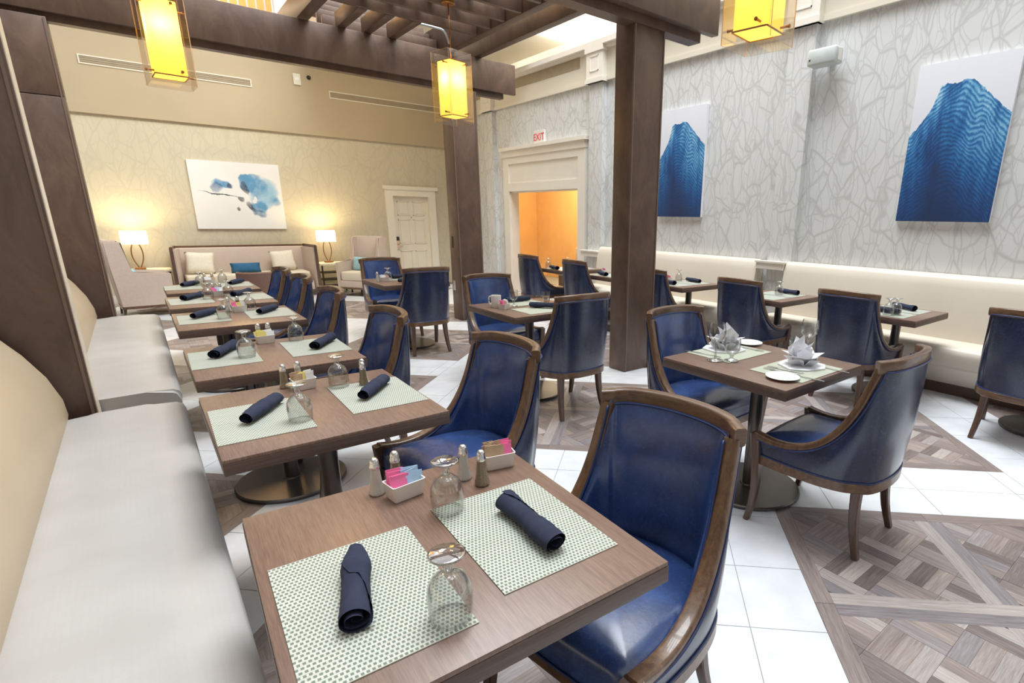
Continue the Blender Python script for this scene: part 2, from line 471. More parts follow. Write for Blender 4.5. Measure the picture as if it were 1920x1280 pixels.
ulines = sorted(c+o for c in UC for o in UO); vlines = sorted(c+o for c in VC for o in VO)
for c in VC:
    for a, b in zip(ulines, ulines[1:]):
        add_tile(a, b, c-BH, c); add_tile(a, b, c, c+BH)
for c in UC:
    for k in range(len(VC)-1):
        lo, hi = VC[k]+BH, VC[k+1]-BH
        cuts = [lo]+[l for l in vlines if lo+0.02 < l < hi-0.02]+[hi]
        for a, b in zip(cuts, cuts[1:]):
            add_tile(c-BH, c, a, b); add_tile(c, c+BH, a, b)
PS = PITCH-2*BH
def add_plank(poly, du, dv, tone, pid):
    """poly in uv, clip done, (du,dv) grain direction"""
    if len(poly) < 3 or parea(poly) < 0.0005: return
    xy = clip_poly([toxy(*p) for p in poly], room)
    if len(xy) < 3 or parea(xy) < 0.0005: return
    c = (sum(p[0] for p in xy)/len(xy), sum(p[1] for p in xy)/len(xy))
    gx, gy = toxy(du, dv); L = math.hypot(gx, gy); gx, gy = gx/L, gy/L
    d = math.hypot(c[0], c[1])
    if not inview(c): d += 99
    planks.append((d - 1.5*math.sqrt(parea(xy)), shrink(xy, 0.0009), (gx, gy), tone, pid))
def rect(u0, u1, v0, v1): return [(u0, v0), (u1, v0), (u1, v1), (u0, v1)]
def patch(u0, v0):
    u1, v1 = u0+PS, v0+PS; b, m = 0.075, 0.066; uc, vc = (u0+u1)/2, (v0+v1)/2
    rnd = random.random
    for (a0, a1, c0, c1, du, dv) in ((u0, u1, v0, v0+b, 1, 0), (u0, u1, v1-b, v1, 1, 0), (u0, u0+b, v0+b, v1-b, 0, 1), (u1-b, u1, v0+b, v1-b, 0, 1)):
        h = (c0+c1)/2 if dv else (a0+a1)/2
        if dv:
            add_plank(rect(a0, a1, c0, h), du, dv, 0.2+rnd()*0.3, 0); add_plank(rect(a0, a1, h, c1), du, dv, 0.2+rnd()*0.3, 0)
        else:
            add_plank(rect(a0, h, c0, c1), du, dv, 0.2+rnd()*0.3, 0); add_plank(rect(h, a1, c0, c1), du, dv, 0.2+rnd()*0.3, 0)
    add_plank(rect(uc-m, uc, v0+b, v1-b), 0, 1, 0.83, 0); add_plank(rect(uc, uc+m, v0+b, v1-b), 0, 1, 0.97, 0)
    for (a, c) in ((u0+b, uc-m), (uc+m, u1-b)):
        add_plank(rect(a, c, vc-m, vc), 1, 0, 0.86, 0); add_plank(rect(a, c, vc, vc+m), 1, 0, 0.95, 0)
    for ua, ub in ((u0+b, uc-m), (uc+m, u1-b)):
        for va, vb in ((v0+b, vc-m), (vc+m, v1-b)):
            cu, cv = (ua+ub)/2, (va+vb)/2; w, B = 0.066, 0.198
            fs = [lambda p, ua=ua: p[0]-ua, lambda p, ub=ub: ub-p[0], lambda p, va=va: p[1]-va, lambda p, vb=vb: vb-p[1]]
            for i in range(-3, 4):
                for j in range(-3, 4):
                    s0, t0 = i*B-B/2, j*B-B/2
                    for k in range(3):
                        if (i+j) % 2 == 0: q = rect(s0, s0+B, t0+k*w, t0+k*w+w); g = (1, 1)
                        else: q = rect(s0+k*w, s0+k*w+w, t0, t0+B); g = (-1, 1)
                        poly = [(cu+(a-c)*Q2, cv+(a+c)*Q2) for a, c in q]
                        add_plank(clip_poly(poly, fs), g[0], g[1], rnd(), 1)
for uc in UC:
    for vc in VC:
        patch(uc+BH, vc+BH)
tiles.sort(key=lambda t: t[0]); planks.sort(key=lambda t: t[0])
def tile_bm(bm, poly):
    c = random.uniform(-0.0004, 0.0004); prism(bm, poly, -0.012, c)
for i, (d, poly) in enumerate(tiles[:300]):
    bm = bmesh.new(); tile_bm(bm, poly); finish(bm, 'tile', 'tile', floor)
bm = bmesh.new()
for d, poly in tiles[300:]: tile_bm(bm, poly)
o = finish(bm, 'far_tiles', 'tile', floor); o['kind'] = 'stuff'
def plank_mesh(items, name):
    verts, faces, uvs, tones = [], [], [], []
    for d, poly, g, tone, pid in items:
        n = len(poly); k = len(verts); ou, ov = random.random()*9, random.random()*9
        if (sum(poly[i][0]*poly[(i+1) % n][1]-poly[(i+1) % n][0]*poly[i][1] for i in range(n))) < 0: poly = poly[::-1]
        dz = random.uniform(-0.0003, 0.0003)
        verts += [(x, y, -0.010) for x, y in poly]+[(x, y, dz) for x, y in poly]
        f = [list(range(k+n, k+2*n))]+[[k+i, k+(i+1) % n, k+n+(i+1) % n, k+n+i] for i in range(n)]
        faces += f; tones += [tone]*len(f)
        for q in f:
            for vi in q:
                x, y = verts[vi][0], verts[vi][1]
                uvs += [x*g[0]+y*g[1]+ou, -x*g[1]+y*g[0]+ov]
    me = bpy.data.meshes.new(name); me.from_pydata(verts, [], faces)
    uvl = me.uv_layers.new(name='UVMap'); uvl.data.foreach_set('uv', uvs)
    at = me.attributes.new('tone', 'FLOAT', 'FACE'); at.data.foreach_set('value', tones)
    me.materials.append(MAT['parquet'])
    o = bpy.data.objects.new(name, me); C.objects.link(o); o.parent = floor
    return o
for it in planks[:300]: plank_mesh([it], 'parquet_plank')
o = plank_mesh(planks[300:], 'far_parquet'); o['kind'] = 'stuff'

# ================================================================== WALLS
OY0, OY1, OZ = 7.26, 9.40, 1.915      # opening in the right wall
bm = bmesh.new()
box(bm, XR, -0.6, 0, XR+0.15, OY0, 3.9); box(bm, XR, OY1, 0, XR+0.15, YB+0.2, 3.9); box(bm, XR, OY0, OZ, XR+0.15, OY1, 3.9)
wall_right = struct(finish(bm, 'wall_right', 'paper_right'))
# pilasters on the right wall
for y0, y1 in ((3.30, 3.60), (6.62, 6.93), (9.88, 10.2)):
    p = struct(obox('trim_%d' % (1+int(y0)), 'paper_right', XR-0.08, y0, 0, XR, y1, 3.39))
# frieze with boards, grille and ledge
bm = bmesh.new()
box(bm, XR-0.03, -0.6, 3.39, XR, YB, 3.86); box(bm, XR-0.05, -0.6, 3.385, XR-0.03, YB, 3.44)
fr = struct(finish(bm, 'trim_10', 'frieze'))
bm = bmesh.new(); box(bm, XR-0.14, -0.6, 3.84, XR+0.2, YB, 3.91); box(bm, XR-0.09, -0.6, 3.80, XR-0.03, YB, 3.84)
struct(finish(bm, 'trim_11', 'trim'))
bm = bmesh.new(); box(bm, XR-0.036, 7.23, 3.65, XR-0.03, 11.5, 3.80); finish(bm, 'vent_grille', 'grille', fr)
for y0, y1 in ((3.27, 3.63), (6.59, 6.96), (9.85, 10.23)):
    bm = bmesh.new(); box(bm, XR-0.12, y0, 3.37, XR-0.03, y1, 3.84); box(bm, XR-0.135, y0-0.015, 3.37, XR-0.03, y1+0.015, 3.43)
    box(bm, XR-0.14, y0-0.02, 3.77, XR-0.03, y1+0.02, 3.84)
    m_ = 0.09
    for (a, b, c, d) in ((y0+m_, y1-m_, 3.52, 3.53), (y0+m_, y1-m_, 3.71, 3.72), (y0+m_, y0+m_+0.01, 3.52, 3.72), (y1-m_-0.01, y1-m_, 3.52, 3.72)):
        box(bm, XR-0.128, a, c, XR-0.12, b, d)
    finish(bm, 'pilaster_capital', 'trim', fr)
# chair-rail blocks on the pilasters
for y0, y1, z in ((3.34, 3.70, 1.025), (6.60, 7.02, 0.965)):
    bm = bmesh.new(); box(bm, XR-0.16, y0, z-0.095, XR-0.08, y1, z-0.02, 0.004); box(bm, XR-0.175, y0-0.012, z-0.025, XR-0.08, y1+0.012, z, 0.004)
    struct(finish(bm, 'trim_%d' % (20+int(y0)), 'trim'))
# white casing round the opening
bm = bmesh.new()
cx = XR-0.045
box(bm, cx, OY0-0.19, 0, XR, OY0, 2.52); box(bm, cx, OY1, 0, XR, OY1+0.19, 2.52)
box(bm, cx, OY0, OZ, XR, OY1, 2.06); box(bm, cx, OY0, 2.40, XR, OY1, 2.52); box(bm, XR-0.02, OY0, 2.06, XR, OY1, 2.40)
box(bm, cx-0.02, OY0-0.20, 2.52, XR, OY1+0.20, 2.63); box(bm, cx-0.06, OY0-0.24, 2.63, XR, OY1+0.24, 2.685)
box(bm, XR, OY0-0.01, 0, XR+0.16, OY0+0.02, OZ); box(bm, XR, OY1-0.02, 0, XR+0.16, OY1+0.01, OZ); box(bm, XR, OY0, OZ-0.02, XR+0.16, OY1, OZ+0.01)
struct(finish(bm, 'trim_12', 'trim'))
# ochre room behind the opening
bm = bmesh.new()
box(bm, XR+2.3, 6.0, 0, XR+2.4, 13.0, 2.7); box(bm, XR+0.15, 12.0, 0, XR+2.4, 12.1, 2.7); box(bm, XR+0.15, 6.0, 0, XR+2.4, 6.1, 2.7)
struct(finish(bm, 'wall_alcove', 'orange'))
struct(obox('ceiling_alcove', 'frieze', XR+0.15, 6.0, 2.7, XR+2.4, 12.1, 2.8))
point('alcove_downlight', (XR+1.1, 9.6, 2.5), 110, (1.0, 0.84, 0.58), 0.2)
# back wall with bulkhead above
DX0, DX1, DZ = 4.17, 4.93, 1.82
bm = bmesh.new()
box(bm, -3.0, YB, 0, DX0, YB+0.15, 2.83); box(bm, DX1, YB, 0, XR+0.15, YB+0.15, 2.83); box(bm, DX0, YB, DZ, DX1, YB+0.15, 2.83)
wall_back = struct(finish(bm, 'wall_back', 'paper_back'))
bm = bmesh.new(); box(bm, -3.0, YB-0.05, 2.83, XR, YB+0.15, 4.3); blk = struct(finish(bm, 'wall_bulkhead', 'bulkhead'))
struct(obox('baseboard_back', 'trim', -3.0, YB-0.02, 0, DX0-0.16, YB, 0.13))
# slot diffusers in the bulkhead
for i, (x0, x1) in enumerate(((-0.20, 1.945), (3.16, 5.3))):
    t_ = thing('slot_diffuser', ('long slot air diffuser above the flower painting' if i == 0 else 'slot air diffuser in the bulkhead above the panelled door'), 'vent', ((x0+x1)/2, YB-0.05, 3.55), 0, 'slot diffusers in the bulkhead')
    h = (x1-x0)/2
    bm = bmesh.new(); box(bm, -h, -0.012, -0.062, h, 0, -0.045); box(bm, -h, -0.012, 0.045, h, 0, 0.062); box(bm, -h, -0.012, -0.045, -h+0.017, 0, 0.045); box(bm, h-0.017, -0.012, -0.045, h, 0, 0.045)
    finish(bm, 'frame', 'frieze', t_)
    bm = bmesh.new(); box(bm, -h+0.017, -0.004, -0.045, h-0.017, 0, 0.045); finish(bm, 'core', 'grille', t_)
    for k in range(3):
        bm = bmesh.new(); box(bm, -h+0.017, -0.010, -0.033+k*0.028, h-0.017, -0.003, -0.025+k*0.028); finish(bm, 'louvre', 'grille', t_)
# small fittings on the bulkhead
def on_bulk(x, z, kind):
    if kind == 's':
        t_ = thing('sprinkler_head', 'small sidewall sprinkler on the beige bulkhead, %s' % ('left one' if x < 3.5 else 'right one beside the hanging lantern'), 'sprinkler', (x, YB-0.05, z))
        bm = bmesh.new(); lathe(bm, [(0, 0), (0.035, 0), (0.035, 0.01), (0.014, 0.012), (0.014, 0.05), (0.022, 0.052), (0.022, 0.056), (0, 0.056)], 12)
        bmesh.ops.rotate(bm, verts=bm.verts[:], cent=(0, 0, 0), matrix=Matrix.Rotation(R_(90), 3, 'X')); finish(bm, 'head', 'iron', t_)
    else:
        t_ = thing('alarm_plate', 'small cream alarm plate on the bulkhead beside the left sprinkler', 'plate', (x, YB-0.05, z))
        bm = bmesh.new(); box(bm, -0.06, -0.03, -0.09, 0.06, 0, 0.09, 0.006); finish(bm, 'cover', 'frieze', t_)
        bm = bmesh.new(); box(bm, -0.03, -0.034, -0.02, 0.03, -0.028, 0.03); finish(bm, 'lens', 'plate_w', t_)
on_bulk(2.85, 3.78, 's'); on_bulk(5.05, 3.98, 's'); on_bulk(2.65, 3.72, 'p')
# ceiling over the far zone and the gallery above it
struct(obox('ceiling', 'frieze', 2.75, 8.27, 4.3, 6.15, YB+0.15, 4.46))
bm = bmesh.new(); box(bm, 2.70, 8.20, 4.28, 6.2, 8.28, 4.5); box(bm, 2.70, 8.28, 4.28, 2.76, YB+0.15, 4.5); struct(finish(bm, 'trim_13', 'trim'))
struct(obox('wall_gallery', 'orange', 2.75, 10.2, 4.46, 6.15, 10.3, 7.0))
struct(obox('wall_gallery_back', 'orange', -4.0, 13.2, 4.2, 2.75, 13.3, 8.0))
struct(obox('floor_gallery', 'frieze', -4.0, YB-0.05, 4.3, 2.75, 13.3, 4.4))
def railing(label, loc, hw):
    rail = thing('gallery_railing', label, 'railing', loc)
    bm = bmesh.new(); box(bm, -hw, -0.03, 0.98, hw, 0.03, 1.04); finish(bm, 'handrail', 'trim', rail)
    bm = bmesh.new(); box(bm, -hw, -0.02, 0.08, hw, 0.02, 0.12); finish(bm, 'bottom_rail', 'trim', rail)
    bm0 = bmesh.new(); box(bm0, -0.012, -0.012, 0.0, 0.012, 0.012, 1.0)
    b0 = finish(bm0, 'baluster', 'trim', rail); b0.location = (-hw+0.1, 0, 0)
    for k in range(1, int((2*hw-0.1)/0.13)):
        b1 = b0.copy(); C.objects.link(b1); b1.location = (-hw+0.1+k*0.13, 0, 0); b1.parent = rail
railing('white balustrade of the upper gallery seen right of the slats', (4.4, 8.3, 4.5), 1.6)
railing('white balustrade before the amber gallery at upper left', (0.9, YB+0.02, 4.4), 1.8)
point('gallery_downlight_a', (1.6, 12.4, 6.6), 160, (1.0, 0.66, 0.28), 0.3)
point('gallery_downlight_b', (4.6, 9.2, 6.2), 120, (1.0, 0.72, 0.36), 0.3)
# upper wall above the ledge on the right
struct(obox('wall_upper', 'upper', XR+0.9, -3.0, 3.9, XR+1.0, 14, 9.6))
struct(obox('ceiling_ledge', 'trim', XR+0.15, -3.0, 3.82, XR+0.95, 14, 3.92))

# unseen wall behind the camera, windows added for chair reflections; plain wall at left
bm = bmesh.new()
YF, XL = -4.5, -4.5
wx = [(-2.6, -1.9), (0.2, 0.9), (3.0, 3.7)]
cur_ = XL
for a, b in wx:
    box(bm, cur_, YF-0.2, 0, a, YF, 9.6); box(bm, a, YF-0.2, 0, b, YF, 0.5); box(bm, a, YF-0.2, 4.6, b, YF, 9.6); cur_ = b
box(bm, cur_, YF-0.2, 0, XR+1.0, YF, 9.6)
struct(finish(bm, 'wall_front', 'shade_wall'))
for k, (a, b) in enumerate(wx):
    bm = bmesh.new(); m_ = (a+b)/2
    box(bm, a, YF-0.12, 0.5, a+0.06, YF-0.06, 4.6); box(bm, b-0.06, YF-0.12, 0.5, b, YF-0.06, 4.6); box(bm, a, YF-0.12, 2.4, b, YF-0.06, 2.46)
    struct(finish(bm, 'window_added_%d' % (k+1), 'trim'))  # unseen frame and opening, added to streak light over the chairs
struct(obox('wall_left', 'shade_wall', XL-0.2, YF, 0, XL, 13.3, 9.6))
struct(obox('floor_outer', 'tile', XL, YF, -0.08, XR, -1.4, -0.004))
struct(obox('floor_side', 'tile', XL, -1.4, -0.08, -1.6, YB+0.1, -0.004))

# back door
d = struct(obox('door_1', 'door', DX0, YB+0.05, 0.005, DX1, YB+0.09, DZ))
def panel(x0, x1, z0, z1):
    bm = bmesh.new(); y = YB+0.05
    box(bm, x0, y-0.010, z0, x1, y, z0+0.015); box(bm, x0, y-0.010, z1-0.015, x1, y, z1); box(bm, x0, y-0.010, z0, x0+0.015, y, z1); box(bm, x1-0.015, y-0.010, z0, x1, y, z1)
    box(bm, x0+0.035, y-0.008, z0+0.035, x1-0.035, y, z1-0.035, 0.004); finish(bm, 'door_panel', 'door', d)
xm = (DX0+DX1)/2
for (z0, z1) in ((0.14, 0.72), (0.86, 1.36), (1.44, 1.72)):
    panel(DX0+0.1, xm-0.04, z0, z1); panel(xm+0.04, DX1-0.1, z0, z1)
bm = bmesh.new(); box(bm, DX0+0.015, YB+0.03, 0.75, DX0+0.085, YB+0.05, 0.99, 0.006); lp = finish(bm, 'lock_plate', 'chrome', d)
bm = bmesh.new(); box(bm, DX0+0.02, YB+0.015, 0.93, DX0+0.08, YB+0.035, 1.01, 0.006); finish(bm, 'card_reader', 'iron', d)
bm = bmesh.new(); box(bm, DX0+0.04, YB-0.01, 0.845, DX0+0.17, YB+0.01, 0.865, 0.004); box(bm, DX0+0.04, YB-0.01, 0.845, DX0+0.06, YB+0.04, 0.865); finish(bm, 'lever_handle', 'chrome', d)
bm = bmesh.new(); box(bm, xm-0.008, YB+0.042, 1.395, xm+0.008, YB+0.05, 1.411); finish(bm, 'peephole', 'iron', d)
bm = bmesh.new()
box(bm, DX0-0.15, YB-0.03, 0, DX0+0.002, YB+0.05, DZ+0.004); box(bm, DX1-0.002, YB-0.03, 0, DX1+0.15, YB+0.05, DZ+0.004); box(bm, DX0-0.15, YB-0.03, DZ+0.004, DX1+0.15, YB+0.05, 1.95)
box(bm, DX0-0.18, YB-0.05, 1.95, DX1+0.2, YB, 2.02)
struct(finish(bm, 'trim_14', 'door'))

# ================================================================== PERGOLA
def post(x0, x1, y0, y1, z1, label, joint=None):
    t_ = thing('timber_post', label, 'post', ((x0+x1)/2, (y0+y1)/2, 0.0), 0, 'dark posts of the pergola')
    hx, hy = (x1-x0)/2, (y1-y0)/2
    cuts = [0.002, z1] if joint is None else [0.002, joint, joint+0.005, z1]
    for a, b, nm in zip(cuts[0::2], cuts[1::2], ('shaft', 'upper_panel')):
        bm = bmesh.new(); box(bm, -hx, -hy, a, hx, hy, b, 0.006); finish(bm, nm, 'bronze', t_, True, 40)
    bm = bmesh.new(); box(bm, -hx+0.01, -hy-0.004, 0.002, -hx+0.022, -hy, z1-0.01); box(bm, hx-0.022, -hy-0.004, 0.002, hx-0.01, -hy, z1-0.01); finish(bm, 'corner_strip', 'bronze_light', t_)
    return t_
post(3.48, 3.86, 3.74, 3.97, 3.09, 'dark bronze post in the middle, between the tables')
p_ = post(3.43, 3.80, 7.14, 7.42, 3.05, 'dark bronze post before the back corner with switch plates')
bm = bmesh.new(); box(bm, -0.190, 0.02, 0.42, -0.185, 0.10, 0.56); finish(bm, 'outlet_plate', 'chrome', p_)
bm = bmesh.new(); box(bm, -0.190, 0.03, 1.02, -0.185, 0.07, 1.18); finish(bm, 'switch_plate', 'iron', p_)
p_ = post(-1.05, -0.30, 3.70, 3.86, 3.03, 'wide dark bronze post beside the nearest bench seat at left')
bm = bmesh.new(); box(bm, 0.374, -0.066, 0.003, 0.379, 0.078, 3.02); finish(bm, 'pale_side_strip', 'trim_light', p_)  # pale strip added over the post's right face to brighten it
post(-1.05, -0.27, 7.14, 7.40, 3.05, 'dark bronze post at the far end of the left bench', 2.42)
def beam(name, label, x0, y0, z0, x1, y1, z1, strip=None):
    t_ = thing(name, label, 'beam', ((x0+x1)/2, (y0+y1)/2, z0), 0)
    hx, hy, h = (x1-x0)/2, (y1-y0)/2, z1-z0
    bm = bmesh.new(); box(bm, -hx, -hy, 0, hx, hy, h, 0.006); finish(bm, 'board', 'bronze', t_, True, 40)
    if strip:
        a0, a1, b0, b1, c0, c1 = strip
        bm = bmesh.new(); box(bm, a0-(x0+x1)/2, b0-(y0+y1)/2, c0-z0, a1-(x0+x1)/2, b1-(y0+y1)/2, c1-z0); finish(bm, 'ledger_strip', 'bronze', t_)
    return t_
beam('cross_beam', 'long dark pergola beam running across before the back wall', -1.6, 7.13, 3.09, 4.41, 7.19, 3.465, (-1.6, 4.25, 7.20, 7.30, 3.03, 3.14))
beam('cross_beam', 'dark pergola beam resting over the middle post', -1.6, 3.60, 3.09, 4.41, 3.68, 3.47, (-1.6, 4.30, 3.72, 3.86, 3.035, 3.13))
beam('long_beam', 'dark pergola beam running lengthwise, right one of the pair', 3.80, -0.5, 3.465, 3.90, 8.0, 3.80)
beam('long_beam', 'dark pergola beam running lengthwise, left one of the pair beside the slats', 3.42, -0.5, 3.465, 3.52, 8.0, 3.80)
beam('long_beam', 'tan lengthwise pergola beam at upper left before the amber gallery', 1.72, -0.5, 3.475, 1.84, 8.0, 3.72)
lat = thing('pergola_lattice', 'dark slats and rafters of the pergola lattice above the lanterns', 'lattice', (2.6, 5.0, 3.47))
def lat_bar(name, x0, y0, z0, x1, y1, z1):
    bm = bmesh.new(); box(bm, x0-2.6, y0-5.0, z0-3.47, x1-2.6, y1-5.0, z1-3.47, 0.004); finish(bm, name, 'bronze', lat, True, 40)
for y in (6.33, 6.02, 5.70, 5.36, 5.0, 4.6, 4.2, 3.2, 2.8, 2.4, 2.0, 1.6, 1.2): lat_bar('slat', 1.845, y, 3.47, 3.415, y+0.05, 3.60)
for y, z in ((7.42, 3.49), (7.62, 3.60), (7.80, 3.71), (7.96, 3.82), (8.10, 3.93)): lat_bar('slat', 2.05, y, z, 3.415, y+0.05, z+0.15)
for x in (2.12, 2.40, 2.69, 2.97): lat_bar('rafter', x, 3.7, 3.605, x+0.09, 6.3, 3.74)
for x in (2.12, 2.40, 2.69): lat_bar('rafter', x, 6.385, 3.468, x+0.09, 7.2, 3.62)
t_ = thing('conduit_pipe', 'shiny bent conduit pipe above the far pergola beam', 'pipe', (2.8, 6.9, 3.62))
bm = bmesh.new(); sweep(bm, cat([(0, 0, 0), (0.35, 0, 0), (0.48, 0.0, -0.02), (0.54, 0, -0.14)], 6), circ(0.014, 8)); finish(bm, 'tube', 'galv', t_, True)
bm = bmesh.new(); box(bm, 0.1, -0.02, -0.012, 0.12, 0.02, 0.016); finish(bm, 'clip', 'galv', t_)

# ================================================================== ART
def ridge_material(name, peak):
    t = NT(name)
    tc = t.add('ShaderNodeUVMap'); sp = t.add('ShaderNodeSeparateXYZ'); t.link(tc.outputs[0], sp.inputs[0])
    x, z = sp.outputs[0], sp.outputs[1]
    fc = t.add('ShaderNodeFloatCurve'); cu = fc.mapping.curves[0]
    pts = peak
    cu.points[0].location = pts[0]; cu.points[1].location = pts[-1]
    for p in pts[1:-1]: cu.points.new(*p)
    for p in cu.points: p.handle_type = 'VECTOR'
    fc.mapping.update()
    t.link(x, fc.inputs['Value'])
    jag = t.noise(t.coord('UV', (18, 3, 1)), 2.0, 4)
    h = t.math('ADD', fc.outputs[0], t.math('MULTIPLY', t.math('SUBTRACT', jag, 0.5), 0.035))
    inside = t.math('LESS_THAN', z, h)
    # strata bending around the summit
    d0 = t.math('SUBTRACT', x, 0.48)
    dx = t.math('SQRT', t.math('ADD', t.math('MULTIPLY', d0, d0), 0.006))
    wob = t.noise(t.coord('UV', (2.0, 1.5, 1)), 1.8, 2)
    bend = t.math('ADD', t.math('ADD', z, t.math('MULTIPLY', dx, 0.55)), t.math('MULTIPLY', wob, 0.22))
    ph = t.math('MULTIPLY', bend, 210.0)
    brk = t.noise(t.coord('UV', (9, 9, 1)), 3.0, 5, 0.7)
    st = t.math('MULTIPLY', t.math('ADD', t.math('SINE', t.math('ADD', ph, t.math('MULTIPLY', brk, 5.0))), 1.0), 0.5)
    big = t.ramp(t.noise(t.coord('UV', (3.4, 1.2, 1), loc=(3.3, 0.4, 0)), 1.7, 4, 0.6), [(0.32, (0.12, 0.12, 0.12)), (0.68, (0.95, 0.95, 0.95))])
    low = t.math('ADD', t.math('MULTIPLY', t.math('ADD', z, t.math('MULTIPLY', dx, 0.9)), 0.95), 0.05, clamp=True)
    cre = t.ramp(t.math('ABSOLUTE', t.math('SUBTRACT', x, 0.64)), [(0.0, (1, 1, 1)), (0.22, (0, 0, 0))])
    amt = t.math('MULTIPLY', t.math('ADD', t.math('MULTIPLY', st, 0.26), t.math('MULTIPLY', brk, 0.46)), t.math('MULTIPLY', t.math('ADD', big, t.math('MULTIPLY', cre, 0.35)), t.math('MULTIPLY', t.math('MULTIPLY', low, low), 1.7)), clamp=True)
    blue = t.ramp(amt, [(0.0, rgb(28, 48, 86)), (0.10, rgb(26, 72, 128)), (0.26, rgb(44, 114, 174)), (0.5, rgb(110, 174, 212)), (0.8, rgb(180, 214, 230))])
    sky = t.ramp(z, [(0.55, rgb(226, 228, 236)), (1.0, rgb(236, 238, 244))])
    t.base(t.mix(inside, sky, blue)); t.set(Roughness=0.5)
    return t.m
def canvas(name, label, loc, rz, w, h, mat, th=0.045):
    t_ = thing(name, label, 'painting', loc, rz)
    bm = bmesh.new(); box(bm, -w/2, -th, -h/2, w/2, -0.002, h/2, 0.003); finish(bm, 'stretched_edge', 'white_linen', t_)
    bm = bmesh.new(); vs = [bm.verts.new(p) for p in ((-w/2, -th-0.0015, -h/2), (w/2, -th-0.0015, -h/2), (w/2, -th-0.0015, h/2), (-w/2, -th-0.0015, h/2))]
    f = bm.faces.new(vs); uv = bm.loops.layers.uv.new('UVMap')
    for l, c in zip(f.loops, ((0, 0), (1, 0), (1, 1), (0, 1))): l[uv].uv = c
    me = bpy.data.meshes.new('painted_face'); bm.to_mesh(me); bm.free(); me.materials.append(mat)
    o = bpy.data.objects.new('painted_face', me); C.objects.link(o); o.parent = t_
    return t_
ridge = [(0, 0.56), (0.10, 0.63), (0.20, 0.72), (0.27, 0.855), (0.33, 0.87), (0.42, 0.86), (0.52, 0.88), (0.60, 0.865), (0.72, 0.80), (0.82, 0.745), (0.91, 0.69), (1.0, 0.65)]
canvas('mountain_painting', 'tall blue mountain painting nearest the camera on the right wall', (XR, 1.885, 2.148), R_(-90), 0.765, 1.326, ridge_material('blue_mountain_a', ridge))
canvas('mountain_painting', 'tall blue mountain painting half hidden behind the middle post', (XR, 5.055, 2.160), R_(-90), 0.765, 1.33, ridge_material('blue_mountain_b', ridge))
# abstract flower
t = NT('flower_watercolour')
v = t.coord('UV', (1.31, 1, 1))
nz = t.add('ShaderNodeTexNoise', inp={'Scale': 5.0, 'Detail': 5.0}); t.link(v, nz.inputs['Vector'])
wv = t.add('ShaderNodeVectorMath', operation='MULTIPLY_ADD'); t.link(nz.outputs['Color'], wv.inputs[0]); wv.inputs[1].default_value = (0.16, 0.16, 0); t.link(v, wv.inputs[2])
wet = t.noise(v, 7, 6, 0.65)
col = None
cur = t.ramp(t.noise(v, 1.5, 2), [(0.3, rgb(232, 228, 222)), (0.7, rgb(240, 238, 234))])
def blot(cur, cx, cy, rx, ry, ang, c, soft=0.35, thr=0.0):
    mp = t.add('ShaderNodeMapping', vector_type='TEXTURE'); mp.inputs['Location'].default_value = (cx*1.31+0.08, cy+0.08, 0); mp.inputs['Rotation'].default_value = (0, 0, ang); mp.inputs['Scale'].default_value = (rx, ry, 1)
    t.link(wv.outputs[0], mp.inputs[0])
    sep = t.add('ShaderNodeSeparateXYZ'); t.link(mp.outputs[0], sep.inputs[0])
    r2 = t.math('ADD', t.math('MULTIPLY', sep.outputs[0], sep.outputs[0]), t.math('MULTIPLY', sep.outputs[1], sep.outputs[1]))
    f = t.ramp(r2, [(1-soft, (1, 1, 1)), (1.0, (0, 0, 0))])
    f = t.math('MULTIPLY', f, t.math('ADD', t.math('MULTIPLY', wet, 1.5), thr), clamp=True)
    return t.mix(f, cur, c)
B1, B2, B3, DK = rgb(92, 150, 190), rgb(150, 190, 214), rgb(60, 110, 150), rgb(52, 56, 74)
for a in ((0.76, 0.55, 0.24, 0.26, 0.3, B2, 0.6, -0.05), (0.86, 0.60, 0.14, 0.18, 0.3, B2, 0.7, 0.0), (0.72, 0.62, 0.16, 0.16, 0.4, B1, 0.5, 0.0), (0.66, 0.78, 0.16, 0.07, 0.1, B1, 0.5, 0.1), (0.90, 0.44, 0.10, 0.09, 0.3, B1, 0.7, -0.1), (0.78, 0.40, 0.14, 0.12, 0.3, B2, 0.6, 0.0), (0.62, 0.70, 0.13, 0.14, 0.2, B1, 0.3, 0.1), (0.58, 0.62, 0.05, 0.10, 0.1, DK, 0.4, 0), (0.72, 0.35, 0.15, 0.10, -0.4, B1, 0.5, 0.1), (0.62, 0.34, 0.05, 0.10, 0.6, DK, 0.5, 0),
          (0.84, 0.52, 0.12, 0.10, 0.3, B2, 0.7, -0.15), (0.70, 0.24, 0.13, 0.07, -0.3, B3, 0.6, 0), (0.34, 0.68, 0.15, 0.07, -0.2, B1, 0.5, 0.05), (0.27, 0.62, 0.08, 0.08, 0.2, B3, 0.6, -0.1), (0.40, 0.66, 0.05, 0.05, 0, DK, 0.5, 0),
          (0.47, 0.30, 0.035, 0.035, 0, rgb(84, 48, 52), 0.5, 0.1), (0.30, 0.52, 0.32, 0.009, -0.22, DK, 0.5, 0.3), (0.52, 0.44, 0.06, 0.035, -0.4, DK, 0.5, 0), (0.66, 0.47, 0.03, 0.05, -0.4, rgb(235, 232, 228), 0.4, 0.2)):
    cur = blot(cur, *a)
t.base(cur); t.set(Roughness=0.55)
canvas('flower_painting', 'wide white canvas with an abstract blue flower above the sofa', (1.508, YB, 1.722), 0, 1.32, 1.10, t.m)

